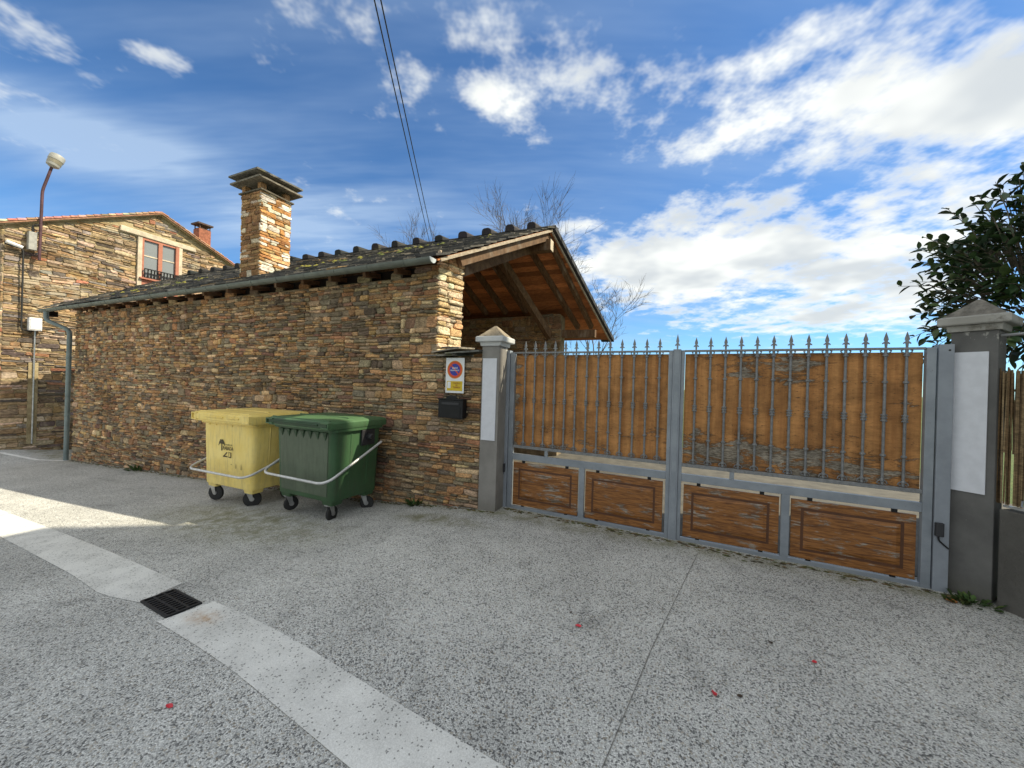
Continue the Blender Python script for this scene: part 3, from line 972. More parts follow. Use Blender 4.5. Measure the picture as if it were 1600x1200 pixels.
# slate slabs capping the low wall, over the sign
for (x0, x1, y0, y1, z, tz, c) in ((-0.86, -0.36, -0.13, 0.40, 1.955, 0.010, (0.13, 0.12, 0.10)), (-0.50, 0.0, -0.14, 0.40, 1.985, 0.03, (0.10, 0.10, 0.09)), (-0.74, -0.32, -0.10, 0.36, 2.005, 0.055, (0.22, 0.19, 0.15)), (-0.62, -0.42, -0.04, 0.30, 2.07, 0.0, (0.045, 0.042, 0.04))):
    mb = MB(); mb.cur = c
    mb.hexa([(x0, y0, z - 0.02), (x1, y0 + 0.02, z - 0.02 + tz), (x1 - .01, y1, z + 0.01 + tz), (x0 + .02, y1, z + 0.01), (x0 + .01, y0 + .01, z), (x1, y0 + 0.025, z + tz), (x1 - .01, y1, z + 0.03 + tz), (x0 + .02, y1, z + 0.03)])
    part(mb, 'capping_slab', 'slate', lw)
# lit end of the front wall (faces the gate)
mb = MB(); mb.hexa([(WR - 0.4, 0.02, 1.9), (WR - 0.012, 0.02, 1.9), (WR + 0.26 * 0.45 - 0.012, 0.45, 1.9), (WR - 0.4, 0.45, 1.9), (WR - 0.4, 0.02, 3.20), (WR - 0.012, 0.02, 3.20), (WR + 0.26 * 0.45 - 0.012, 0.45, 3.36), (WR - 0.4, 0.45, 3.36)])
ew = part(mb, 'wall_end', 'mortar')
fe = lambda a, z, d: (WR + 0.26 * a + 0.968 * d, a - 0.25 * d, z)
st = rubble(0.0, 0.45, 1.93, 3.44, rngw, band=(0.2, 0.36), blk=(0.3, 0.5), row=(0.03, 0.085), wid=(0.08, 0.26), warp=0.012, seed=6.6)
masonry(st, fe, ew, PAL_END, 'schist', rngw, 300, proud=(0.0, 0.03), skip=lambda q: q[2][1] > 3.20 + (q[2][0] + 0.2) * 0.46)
# back wall and inner cross wall seen under the porch roof
mb = MB(); mb.box(-11.6, -0.17, 4.02, 4.40, -0.9, 3.22); bw = part(mb, 'back_wall', 'mortar')
st = rubble(-4.6, -0.16, 0.6, 3.22, rngw, row=(0.03, 0.09), wid=(0.1, 0.34), seed=8.8)
fb = lambda a, z, d: (a, 4.02 - d, z)
PAL_BACK = [((0.30, 0.18, 0.085), 20), ((0.36, 0.235, 0.12), 14), ((0.22, 0.13, 0.07), 14), ((0.26, 0.20, 0.13), 8)]
masonry(st, fb, bw, PAL_BACK, 'schist', rngw, 0, proud=(0.0, 0.035))
mb = MB(); mb.cur = None
mb.box(-0.168, 0.0, 4.02, 4.40, -0.1, 0.3)
mb = MB(); mb.prism([(0.47, -0.6), (4.01, -0.6), (4.01, 3.2), (2.4, 4.3), (0.47, 3.35)], lambda a, z, d: (-4.6 - d, a, z), 0.0, 0.3); part(mb, 'cross_wall', 'mortar')
mb = MB(); mb.box(WL + 0.02, WL + 0.4, 0.46, 4.02, -1.0, 3.3); part(mb, 'left_wall', 'mortar')

# roof decks (sheared in plan: the gable ends run askew)
def fp(sig, tt, dz=0.0):      # front slope point
    s = sig + K * (tt + 0.2)
    z = EAVE_Z + (ridge_z(s) - EAVE_Z) * (tt - EAVE_T) / (RIDGE_T - EAVE_T)
    return (s, tt, z + dz)
def bp(sig, tt, dz=0.0):      # back slope point
    s = sig + K * (tt + 0.2)
    z = ridge_z(s) + (BACK_Z - ridge_z(s)) * (tt - RIDGE_T) / (BACK_T - RIDGE_T)
    return (s, tt, z + dz)
SL, SR = -12.62, -0.58
mb = MB()
mb.hexa([fp(SL, EAVE_T, -0.04), fp(SR, EAVE_T, -0.04), fp(SR, RIDGE_T, -0.04), fp(SL, RIDGE_T, -0.04), fp(SL, EAVE_T, -0.012), fp(SR, EAVE_T, -0.012), fp(SR, RIDGE_T, -0.012), fp(SL, RIDGE_T, -0.012)])
roof = part(mb, 'roof', 'board_wood')
# slates: front slope
rngs = random.Random(21)
def slate_col():
    r_ = rngs.random()
    if r_ < 0.60: c = (0.040, 0.038, 0.036)
    elif r_ < 0.82: c = (0.075, 0.068, 0.058)
    elif r_ < 0.93: c = (0.13, 0.115, 0.09)
    elif r_ < 0.97: c = (0.20, 0.13, 0.06)
    else: c = (0.22, 0.20, 0.17)
    k = rngs.uniform(0.75, 1.25)
    return tuple(x * k for x in c)
slates = []
rows = 17
for r_ in range(rows):
    t0 = EAVE_T - 0.07 + r_ * (RIDGE_T - EAVE_T) / rows
    sig = SL - rngs.uniform(0.0, 0.2)
    while sig < SR - 0.02:
        w = rngs.uniform(0.20, 0.42)
        w = min(w, SR + 0.03 - sig)
        if SR - (sig + w) < 0.1: w = SR + rngs.uniform(0.0, 0.05) - sig
        th = rngs.uniform(0.014, 0.030); lift = rngs.uniform(0.0, 0.016)
        j = lambda a: rngs.uniform(-a, a)
        ta, tb = t0 + j(0.02), t0 + 0.235
        a0, a1 = sig + 0.004, sig + w - 0.004
        lo = [fp(a0 + j(.015), ta + j(.015), 0.022 + lift), fp(a1 + j(.015), ta + j(.015), 0.022 + lift + j(.006)), fp(a1, min(tb, RIDGE_T), 0.0), fp(a0, min(tb, RIDGE_T), 0.0)]
        hi = [(p[0], p[1], p[2] + th) for p in lo]
        slates.append((project(lo[0]), lo, hi))
        sig += w
slates.sort(key=lambda e: e[0][2] if e[0] else 99)
rest = MB()
for i, (_, lo, hi) in enumerate(slates):
    m_ = MB() if i < 300 else rest
    m_.cur = slate_col(); m_.hexa(lo + hi)
    if i < 300: m_.build('slate', 'slate', None, centre=True).parent = roof
o = rest.build('slate_field', 'slate', None); o.parent = roof; o['kind'] = 'stuff'
mb = MB(); rgm = random.Random(8)
for (s_c, t_c, n_) in ((-1.9, 1.5, 10), (-2.4, 1.3, 14), (-2.9, 1.2, 10), (-3.4, 0.9, 8), (-4.2, 0.6, 8), (-6.6, 1.3, 10), (-8.2, 0.9, 12), (-9.0, 0.7, 10), (-10.2, 0.5, 8), (-0.9, 1.9, 6)):
    for k in range(n_):
        a = s_c + rgm.gauss(0, 0.22); tt = max(-0.1, t_c + rgm.gauss(0, 0.18)); r_ = rgm.uniform(0.015, 0.05)
        p0 = Vector(fp(a - K * (tt + 0.2), tt, 0.045))
        mb.cur = rgm.choice([(0.16, 0.155, 0.025), (0.11, 0.125, 0.025), (0.22, 0.20, 0.035), (0.08, 0.085, 0.03)])
        n6 = 6
        mb.add([p0 + Vector((r_ * 1.5 * math.cos(2 * PI * i / n6), r_ * math.sin(2 * PI * i / n6), r_ * 0.5 * math.sin(2 * PI * i / n6))) for i in range(n6)] + [p0 + Vector((0, 0, r_ * 0.7))], [(i, (i + 1) % n6, n6) for i in range(n6)])
o = mb.build('moss', 'weed', None); o.parent = roof; o['kind'] = 'stuff'
# back slope: deck of boards seen from below, slates on top
mb = MB()
for r_ in range(15):
    t0 = RIDGE_T + r_ * (BACK_T - RIDGE_T) / 15
    sig = -6.5
    while sig < SR:
        w = min(rngs.uniform(0.25, 0.45), SR + 0.03 - sig)
        th = rngs.uniform(0.016, 0.03)
        lo = [bp(sig, t0, 0.018), bp(sig + w - 0.006, t0, 0.018), bp(sig + w - 0.006, t0 + 0.25, 0.032), bp(sig, t0 + 0.25, 0.032)]
        mb.cur = slate_col(); mb.hexa(lo + [(p[0], p[1], p[2] + th) for p in lo])
        sig += w
    sig = -12.6
    lo = [bp(sig, t0, 0.018), bp(-6.5, t0, 0.018), bp(-6.5, t0 + 0.25, 0.032), bp(sig, t0 + 0.25, 0.032)]
    mb.cur = (0.05, 0.047, 0.045); mb.hexa(lo + [(p[0], p[1], p[2] + 0.02) for p in lo])
o = mb.build('slate_field', 'slate', None); o.parent = roof; o['kind'] = 'stuff'
NB = 25
for k in range(NB):
    ta = RIDGE_T + 0.03 + k * (BACK_T - RIDGE_T - 0.03) / NB; tb = RIDGE_T + 0.03 + (k + 1) * (BACK_T - RIDGE_T - 0.03) / NB - 0.006
    dz = R.uniform(-0.004, 0.004)
    mb = MB()
    lo = [bp(-5.0, ta, -0.022 + dz), bp(SR - 0.02, ta, -0.022 + dz), bp(SR - 0.02, tb, -0.022 + dz), bp(-5.0, tb, -0.022 + dz)]
    mb.hexa(lo + [(p[0], p[1], p[2] + 0.03) for p in lo])
    o = mb.build('board', 'board_wood', None); o.parent = roof
for k in range(14):
    ta = EAVE_T + 0.35 + k * (RIDGE_T - EAVE_T - 0.35) / 14; tb = EAVE_T + 0.35 + (k + 1) * (RIDGE_T - EAVE_T - 0.35) / 14 - 0.008
    mb = MB()
    lo = [fp(-5.0, ta, -0.062), fp(SR - 0.02, ta, -0.062), fp(SR - 0.02, tb, -0.062), fp(-5.0, tb, -0.062)]
    mb.hexa(lo + [(p[0], p[1], p[2] + 0.018) for p in lo])
    o = mb.build('board', 'board_wood', None); o.parent = roof
# ridge stones standing on the ridge
for sc_ in [-0.22, -0.66, -1.16, -1.70, -2.28, -2.86, -3.44, -4.0, -4.58, -5.16, -5.72, -6.28, -6.84, -7.4, -7.96, -8.5, -9.05, -9.6, -10.2, -10.8, -11.4]:
    w = R.uniform(0.14, 0.175); h = R.uniform(0.068, 0.09)
    prof = [(-w * 0.62, -0.06), (w * 0.62, -0.06), (w * 0.60, 0.02), (w * 0.45, h * 0.72), (w * 0.18, h), (-w * 0.30, h * R.uniform(0.95, 1.08)), (-w * 0.55, h * 0.75), (-w * 0.62, 0.02)]
    mb = MB(); mb.cur = tuple(x * R.uniform(0.8, 1.3) for x in (0.012, 0.0115, 0.012))  # near-black colour paints in their backlit look
    zz = ridge_z(sc_) + 0.03
    mb.prism(prof, lambda a, b_, d: (sc_ + a + d * 0.26, RIDGE_T + d, zz + b_), -0.17, 0.17)
    o = mb.build('ridge_tile', 'slate', None, centre=True, bevel=0.012); o.parent = roof
mb = MB(); mb.cur = (0.03, 0.029, 0.029)
n = 24
for k in range(n):
    s0 = -12.0 + k * 12.14 / n; s1 = s0 + 12.14 / n - 0.01
    za, zb_ = ridge_z(s0) + 0.035 + R.uniform(0, .012), ridge_z(s1) + 0.035
    for sg in (-1, 1):
        p = [(s0, RIDGE_T, za), (s1, RIDGE_T, zb_), (s1 + sg * .04, RIDGE_T + sg * 0.16, zb_ - 0.075), (s0 + sg * .04, RIDGE_T + sg * 0.16, za - 0.075)]
        if sg > 0: p = [p[1], p[0], p[3], p[2]]
        mb.hexa(p + [(q[0], q[1], q[2] + 0.022) for q in p])
o = mb.build('ridge_slates', 'slate', None); o.parent = roof; o['kind'] = 'stuff'
mb = MB(); mb.cur = (0.035, 0.036, 0.040)
for k in range(14):
    ta = RIDGE_T + 0.02 + k * (BACK_T - RIDGE_T) / 14; tb = ta + (BACK_T - RIDGE_T) / 14 + 0.06
    lo = [bp(SR - 0.25, ta, 0.0), bp(SR + 0.05, ta, 0.0), bp(SR + 0.05, tb, 0.0), bp(SR - 0.25, tb, 0.0)]
    mb.hexa([(q[0], q[1], q[2] - 0.015) for q in lo] + [(q[0], q[1], q[2] + 0.075) for q in lo])
o = mb.build('verge_slates', 'slate', None); o.parent = roof; o['kind'] = 'stuff'
# barge boards, rafters, purlins of the open gable
mb = MB(); mb.bar(fp(SR - 0.01, EAVE_T + 0.05, -0.040), fp(SR - 0.01, RIDGE_T, -0.040), 0.03, 0.045); o = part(mb, 'barge_board', 'verge_wood', roof)
mb = MB(); mb.bar(bp(SR - 0.02, RIDGE_T + 0.02, -0.045), bp(SR - 0.02, BACK_T - 0.02, -0.045), 0.025, 0.035); o = part(mb, 'barge_board', 'verge_wood', roof)
mb = MB(); mb.bar(fp(SR - 0.10, 0.25, -0.15), fp(SR - 0.10, RIDGE_T, -0.15), 0.09, 0.13); part(mb, 'rafter', 'beam_wood')
mb = MB(); mb.bar(fp(SR - 0.45, 0.2, -0.34), fp(SR - 0.45, RIDGE_T - .1, -0.32), 0.16, 0.20); part(mb, 'rafter', 'beam_wood')
for sg_ in (-1.6, -2.2, -2.8):
    mb = MB(); mb.bar(fp(sg_, 0.2, -0.13), fp(sg_, RIDGE_T, -0.13), 0.09, 0.12); part(mb, 'rafter', 'beam_wood')
for (st_, sb_, tb_, w, h, dz) in ((-0.02, 0.42, 4.62, 0.085, 0.11, -0.085), (-0.50, 0.10, 4.62, 0.085, 0.11, -0.085), (-1.45, -1.05, 4.1, 0.09, 0.12, -0.09), (-1.98, -1.58, 4.1, 0.09, 0.12, -0.09), (-2.5, -2.12, 4.1, 0.09, 0.12, -0.09), (-3.0, -2.64, 4.1, 0.09, 0.12, -0.09)):
    za = ridge_z(st_) + dz - 0.02
    zb_ = ridge_z(sb_) + (BACK_Z - ridge_z(sb_)) * (tb_ - RIDGE_T) / (BACK_T - RIDGE_T) + dz
    mb = MB(); mb.bar((st_, RIDGE_T + 0.05, za), (sb_, tb_, zb_), w, h); part(mb, 'rafter', 'beam_wood')
mb = MB(); mb.bar((-0.98, RIDGE_T + 0.0, 4.10), (-0.42, 4.05, 2.72), 0.12, 0.16); part(mb, 'truss_beam', 'beam_wood')
mb = MB(); mb.bar((-4.7, RIDGE_T - 0.02, 4.25), (0.10, RIDGE_T - 0.02, 4.19), 0.17, 0.20); part(mb, 'ridge_beam', 'beam_wood')
mb = MB(); mb.bar((0.1005, RIDGE_T - 0.02, 4.19), (0.104, RIDGE_T - 0.02, 4.19), 0.165, 0.195); part(mb, 'beam_end_grain', 'lintel_stone')
mb = MB(); mb.bar((-4.7, 4.22, 2.86), (0.60, 4.20, 2.79), 0.16, 0.17); part(mb, 'wall_plate', 'beam_wood')
mb = MB(); mb.bar((-12.9, -0.13, 3.06), (-12.55, -0.13, 3.06), 0.16, 0.13); part(mb, 'wall_plate', 'black_metal')
# rafter ends in the pockets under the eave
for (s0, s1) in pockets:
    if s1 > WR - 0.1: continue
    c_ = s0 + 0.02
    mb = MB(); mb.bar((c_, 0.3, 3.20), (c_, -0.14, 3.12), 0.06, 0.07); part(mb, 'rafter_end', 'beam_wood')

# gutter: half-round trough in lengths, with collars
gl = []
def gutter_ring(s, tt, z, r_o):
    out = []
    for k in range(9):
        a = PI + k / 8 * PI
        out.append((s, tt + r_o * math.cos(a), z + r_o * math.sin(a) * 0.95))
    for k in range(9):
        a = 2 * PI - k / 8 * PI
        out.append((s, tt + (r_o - 0.006) * math.cos(a), z + (r_o - 0.006) * math.sin(a) * 0.95))
    return out
GT, GZ, GR = -0.315, 3.165, 0.068
mb = MB(); mb.loft([gutter_ring(-12.66, GT, GZ - 0.035, GR), gutter_ring(-0.60, GT, GZ, GR)])
gut = part(mb, 'gutter', 'zinc')
mb = MB()
ring = [(-0.598, GT + GR * math.cos(PI + k / 8 * PI), GZ + GR * 0.95 * math.sin(PI + k / 8 * PI)) for k in range(9)]
mb.add(ring + [(-0.590, p[1], p[2]) for p in ring], [tuple(range(9)), tuple(range(17, 8, -1))] + [(i, 9 + i, 9 + (i + 1) % 9, (i + 1) % 9) for i in range(9)])
part(mb, 'end_cap', 'zinc_light', gut)
mb = MB()
ring = [(-12.662, GT + GR * math.cos(PI + k / 8 * PI), GZ - .035 + GR * 0.95 * math.sin(PI + k / 8 * PI)) for k in range(9)]
mb.add(ring + [(-12.67, p[1], p[2]) for p in ring], [tuple(range(9)), tuple(range(17, 8, -1))] + [(i, 9 + i, 9 + (i + 1) % 9, (i + 1) % 9) for i in range(9)])
part(mb, 'end_cap', 'zinc', gut)
s = -12.2
while s < -0.8:
    mb = MB(); z_ = GZ - 0.035 * (s + 0.6) / -12.06
    mb.loft([gutter_ring(s, GT, z_, GR + 0.005), gutter_ring(s + 0.022, GT, z_, GR + 0.005)])
    part(mb, 'bracket', 'zinc', gut); s += 0.62
pts = fillet([(-12.32, GT, 3.08), (-12.32, GT, 2.86), (-11.74, -0.08, 2.62), (-11.74, -0.08, zg(-11.74) - 0.02)], 0.12)
mb = MB(); mb.tube(pts, 0.047, 12); dp = part(mb, 'downpipe', 'pipe_paint', smooth='auto')
for z_ in (1.9, 0.45):
    mb = MB(); mb.lathe((-11.74, -0.08, z_), [(0.047, 0), (0.055, 0.005), (0.055, 0.045), (0.047, 0.05)], 12); part(mb, 'pipe_clip', 'pipe_paint', dp)

# chimney
mb = MB(); mb.box(-5.40, -4.845, 0.212, 0.77, 3.2, 5.03); chim = part(mb, 'chimney', 'mortar')
rngc = random.Random(9)
faces = [(lambda a, z, d: (a, 0.20 - d, z), -5.412, -4.828), (lambda a, z, d: (-4.832 + d, a, z), 0.195, 0.785), (lambda a, z, d: (-5.408 - d, a, z), 0.195, 0.785), (lambda a, z, d: (a, 0.782 + d, z), -5.412, -4.828)]
for i, (fn, a0, a1) in enumerate(faces):
    st = rubble(a0, a1, 3.3, 5.05, rngc, band=(0.2, 0.4), blk=(0.4, 0.6), row=(0.038, 0.078), wid=(0.10, 0.30), warp=0.008, seed=3 + i, joint=0.005)
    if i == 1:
        pal = [((0.42, 0.21, 0.080), 22), ((0.34, 0.16, 0.06), 10), ((0.50, 0.32, 0.16), 10), ((0.66, 0.60, 0.50), 22), ((0.55, 0.45, 0.32), 8)]  # right face: lighter palette paints in the sunlight
    else: pal = PAL_CHIM if i else [((0.30, 0.165, 0.075), 24), ((0.22, 0.115, 0.055), 18), ((0.36, 0.21, 0.10), 12), ((0.54, 0.46, 0.34), 7)]  # front face: darker palette paints in its shade
    masonry(st, fn, chim, pal, 'chimney_stone', rngc, 150 if i < 2 else 0, proud=(-0.004, 0.014), ch=0.006, skip=lambda q: q[0][1] < 3.32)
mb = MB(); mb.cur = (0.10, 0.085, 0.06)
def slab(x0, x1, y0, y1, z0, th, tx=0, ty=0):
    p = [(x0, y0, z0), (x1, y0 + .01, z0 + tx), (x1 - .01, y1, z0 + tx + ty), (x0, y1, z0 + ty)]
    mb.hexa(p + [(q[0] * 1, q[1], q[2] + th) for q in p])
slab(-5.45, -4.79, 0.16, 0.82, 5.045, 0.025); part(mb, 'cap_slab', 'slate', chim)
for (x, y) in ((-5.36, 0.25), (-4.90, 0.25), (-4.90, 0.71), (-5.36, 0.71)):
    mb = MB(); mb.cur = (0.38, 0.21, 0.10); mb.box(x - 0.05, x + 0.05, y - 0.05, y + 0.05, 5.07, 5.20); part(mb, 'cap_post', 'chimney_stone', chim)
mb = MB(); mb.cur = (0.17, 0.15, 0.115); slab(-5.54, -4.69, 0.055, 0.93, 5.195, 0.030, 0.02, 0.01); part(mb, 'cap_slab', 'slate', chim)
for (x, y) in ((-5.2, 0.35), (-5.0, 0.65)):
    mb = MB(); mb.cur = (0.15, 0.12, 0.09); mb.box(x - 0.14, x + 0.14, y - 0.1, y + 0.1, 5.226, 5.35); part(mb, 'cap_post', 'chimney_stone', chim)
mb = MB(); mb.cur = (0.13, 0.125, 0.11); slab(-5.60, -4.76, 0.06, 0.98, 5.345, 0.032, 0.015, 0.03); part(mb, 'cap_slab', 'slate', chim)
mb = MB(); mb.box(-4.835, -4.7, 0.25, 0.8, 3.55, 3.60)

# no-parking sign and letterbox on the low wall
sg = empty('parking_sign', (-0.39, -0.036, 1.46))
fs = lambda a, z, d: (a, -d, z)
mb = MB(); mb.box(-0.14, 0.14, -0.006, 0.0, 0.0, 0.46); mb.build('plate', 'sign_white', sg)
def disc(r, d, m, nm, cz=0.305):
    mb = MB(); mb.lathe((0, -d, cz), [(r, 0.0), (r, 0.0008)], 40, 'y'); mb.build(nm, m, sg)
disc(0.118, 0.0075, 'sign_orange', 'outer_ring'); disc(0.108, 0.0085, 'sign_red', 'red_ring'); disc(0.078, 0.0095, 'sign_blue', 'blue_disc')
mb = MB(); mb.bar((-0.058, -0.0103, 0.305 + 0.058), (0.058, -0.0103, 0.305 - 0.058), 0.0008, 0.018, (0.7, 0, 0.7)); mb.build('red_bar', 'sign_red', sg)
def put_text(txt, size, x, z, y, m, parent, bold=0.0, nm='lettering', centre=True, sx=1.0):
    v, f = text_mesh(txt, size, bold)
    x0 = min(p[0] for p in v); x1 = max(p[0] for p in v)
    sh = -(x0 + x1) / 2 if centre else -x0
    mb = MB(); mb.add([(x + (p[0] + sh) * sx, y, z + p[1]) for p in v], f)
    return mb.build(nm, m, parent)
put_text('VADO', 0.032, 0, 0.315, -0.0112, 'sign_white', sg, 0.0006)
put_text('PERMANENTE', 0.025, 0, 0.287, -0.0112, 'sign_white', sg, 0.0004, sx=0.88)
mb = MB(); mb.box(-0.118, 0.118, -0.0075, -0.0062, 0.028, 0.155); mb.build('yellow_panel', 'sign_yellow', sg)
mb = MB(); mb.box(-0.108, -0.060, -0.0085, -0.0078, 0.062, 0.146); mb.build('white_field', 'sign_white', sg)
put_text('CONCELLO', 0.030, 0.030, 0.118, -0.0088, 'sign_ink', sg, 0.0005, sx=0.75)
put_text('DE', 0.026, 0.030, 0.092, -0.0088, 'sign_ink', sg, 0.0005)
put_text('TRABADA', 0.030, 0.030, 0.064, -0.0088, 'sign_ink', sg, 0.0005, sx=0.8)
tag(sg, 'white no-parking plate with red and blue disc on the stone wall', 'sign')
lb = empty('letterbox', (-0.39, -0.030, 1.135))
mb = MB(); mb.box(-0.185, 0.185, -0.10, 0.0, 0.0, 0.235); mb.build('box', 'black_metal', lb, bevel=0.006)
mb = MB(); mb.box(-0.192, 0.192, -0.108, 0.0, 0.2365, 0.25); lid = mb.build('lid', 'black_metal', lb, bevel=0.003)
mb = MB()
arch = [(-0.085, 0.2505), (0.085, 0.2505)] + [(0.085 * math.cos(a), 0.2505 + 0.045 * math.sin(a)) for a in [PI * k / 8 for k in range(1, 8)]]
mb.prism(arch, fs, 0.06, 0.075); mb.build('crest', 'black_metal', lb)
mb = MB(); mb.box(-0.13, 0.13, -0.106, -0.1005, 0.175, 0.205); mb.build('slot_flap', 'black_plastic', lb)
mb = MB(); mb.box(-0.15, 0.15, -0.104, -0.1005, 0.02, 0.15); mb.build('door_panel', 'black_metal', lb, bevel=0.002)
tag(lb, 'small black metal letterbox with arched crest under the no-parking sign', 'letterbox')

# ------------------------------------------------------------------ gate pillars
def pillar(name, loc, rz, w, h, dpt, capm, stonem, rendm, panel, label, zb=0.0):
    p = empty(name, loc, rz)
    hw = w / 2
    mb = MB(); mb.box(-hw, hw, 0, dpt, zb, h); mb.build('shaft', rendm, p, bevel=0.006)
    mb = MB(); c = dpt / 2
    def rg(o, z): return [(-hw - o, -o, z), (hw + o, -o, z), (hw + o, dpt + o, z), (-hw - o, dpt + o, z)]
    mb.loft([rg(0.018, h + 0.001), rg(0.025, h + 0.045), rg(0.030, h + 0.05)])
    mb.build('moulding', capm, p, bevel=0.004)
    mb = MB(); mb.loft([rg(0.062, h + 0.051), rg(0.068, h + 0.062), rg(0.068, h + 0.112), rg(0.055, h + 0.122)]); mb.build('cap', capm, p, bevel=0.005)
    mb = MB(); mb.loft([rg(0.045, h + 0.1225), rg(-hw + 0.012, h + 0.272)]); mb.build('pyramid_top', stonem, p, bevel=0.006)
    x0, x1, z0, z1, sk = panel
    mb = MB(); mb.add([(x0, -0.012, z0 + sk), (x1, -0.012, z0), (x1, -0.012, z1), (x0, -0.012, z1), (x0, -0.001, z0 + sk), (x1, -0.001, z0), (x1, -0.001, z1), (x0, -0.001, z1)],
                      [(0, 1, 2, 3), (7, 6, 5, 4), (0, 4, 5, 1), (1, 5, 6, 2), (2, 6, 7, 3), (3, 7, 4, 0)])
    mb.build('white_panel', 'white_panel', p)
    tag(p, label, 'pillar', 'pillars either side of the gate')
    return p
pillar('gate_pillar', (0.118, -0.02, 0), 0, 0.245, 2.07, 0.25, 'cap_paint', 'cap_stone', 'grey_render', (-0.103, 0.092, 0.882, 1.915, 0.0), 'slim grey rendered pillar with clean white cap, joined to the stone wall', -0.15)
ang2 = math.atan2(-0.618, 0.786)
cxx = (4.346 + 4.540) / 2; cyy = (0.082 - 0.070) / 2
pillar('gate_pillar', (cxx, cyy, 0), ang2, 0.245, 2.135, 0.25, 'old_cap_paint', 'old_cap_stone', 'shaded_render', (-0.112, 0.078, 0.842, 1.968, 0.0), 'shade-darkened grey pillar with weathered flaking cap, beside the leafy shrub', -0.15)

# ------------------------------------------------------------------ the gate
GA = math.atan2(-0.047, 0.9989)
G0 = Vector((0.286, 0.242, 0))
for (x, lab, w0, w1) in ((0.0, 'grey steel gate post fixed to the slim white-capped pillar', -0.125, -0.004), (3.965, 'grey steel gate post fixed to the shaded weathered pillar', 0.004, 0.095)):
    d_ = Vector((math.cos(GA), math.sin(GA), 0))
    p = empty('gate_post', G0 + d_ * x, GA)
    mb = MB(); mb.box(w0, w1, -0.035, 0.05, -0.02, 2.035); mb.build('post', 'post_paint', p, bevel=0.004)
    xs = w0 + 0.02 if x == 0 else w1 - 0.03
    mb = MB(); mb.tube([(xs, -0.034, 1.985), (xs, -0.040, 1.985)], 0.007, 10); mb.build('bolt', 'black_metal', p)
    # safety sensor with its lead
    sx = -0.045 if x == 0 else 0.028
    sn = MB(); sn.loft([rrect(0.026, 0.016, 0.010, 0.455, sx, -0.052), rrect(0.026, 0.016, 0.010, 0.565, sx, -0.052)]); so = sn.build('photocell', 'black_plastic', p, bevel=0.004)
    e = -0.118 if x == 0 else 0.090
    mb = MB(); mb.tube(fillet([(sx, -0.045, 0.46), (sx, -0.045, 0.42), (e, -0.04, 0.36)], 0.03), 0.006, 6); mb.build('lead', 'cable', so)
    tag(p, lab, 'gate post', 'gate posts')

# shared bar, tip and foot meshes
def spear_mesh(mb, x, z, h=0.135, w=0.052):
    k = h / 0.135
    poly = [(0, 0.135), (0.0135, 0.085), (0.016, 0.068), (0.009, 0.055), (0.026, 0.040), (0.025, 0.030), (0.010, 0.036), (0.007, 0.0), (-0.007, 0.0), (-0.010, 0.036), (-0.025, 0.030), (-0.026, 0.040), (-0.009, 0.055), (-0.016, 0.068), (-0.0135, 0.085)]
    poly = poly[::-1]
    n = len(poly)
    fr = [(x + a, -0.0045 if abs(a) < 0.02 else -0.003, z + b_ * k) for a, b_ in poly]
    bk = [(x + a, 0.0045 if abs(a) < 0.02 else 0.003, z + b_ * k) for a, b_ in poly]
    mb.add(fr + bk, [tuple(range(n - 1, -1, -1)), tuple(range(n, 2 * n))] + [(i, (i + 1) % n, n + (i + 1) % n, n + i) for i in range(n)])
Z0b, Z1b = 0.815, 1.995
mb = MB()
mb.lathe((0, 0, 0), [(0.0105, Z0b + 0.05), (0.0115, 1.36), (0.0165, 1.385), (0.0165, 1.42), (0.0115, 1.445), (0.0105, Z1b - 0.05)], 8)
bar0 = mb.build('bar', 'backlit_paint', None, smooth='auto')
mb = MB()
cols = []
for z_ in (1.715, 1.075):
    mb = MB(); mb.lathe((0, 0, z_), [(0.011, -0.014), (0.0205, -0.006), (0.0205, 0.006), (0.011, 0.014)], 8); cols.append(mb.build('collar', 'backlit_paint', None, smooth='auto'))
mb = MB(); mb.lathe((0, 0, 1.402), [(0.013, -0.034), (0.0235, -0.029), (0.0235, -0.021), (0.017, -0.016), (0.017, -0.008), (0.0245, -0.004), (0.0245, 0.004), (0.017, 0.008), (0.017, 0.016), (0.0235, 0.021), (0.0235, 0.029), (0.013, 0.034)], 8); cols.append(mb.build('collar', 'backlit_paint', None, smooth='auto'))
col0 = None
mb = MB()   # scrolled foot
mb.lathe((0, 0, Z0b + 0.005), [(0.012, 0.0), (0.012, 0.025), (0.018, 0.032), (0.018, 0.045), (0.0105, 0.052)], 8)
for sx in (-1, 1):
    mb.tube([(sx * 0.008, 0, Z0b + 0.045), (sx * 0.028, 0, Z0b + 0.035), (sx * 0.034, 0, Z0b + 0.016), (sx * 0.022, 0, Z0b + 0.008), (sx * 0.016, 0, Z0b + 0.020)], 0.0055, 5)
foot0 = mb.build('scroll_foot', 'backlit_paint', None)
mb = MB()   # scrolled head under the rail
mb.lathe((0, 0, Z1b - 0.06), [(0.0105, 0.0), (0.020, 0.006), (0.020, 0.016), (0.012, 0.024), (0.012, 0.06)], 8)
for sx in (-1, 1):
    mb.tube([(sx * 0.008, 0, Z1b - 0.03), (sx * 0.030, 0, Z1b - 0.022), (sx * 0.036, 0, Z1b - 0.006), (sx * 0.024, 0, Z1b - 0.003)], 0.006, 5)
head0 = mb.build('scroll_head', 'backlit_paint', None)
mb = MB(); spear_mesh(mb, 0, 2.015); tip0 = mb.build('spear_tip', 'backlit_paint', None)
protos = (bar0, *cols, foot0, head0, tip0)

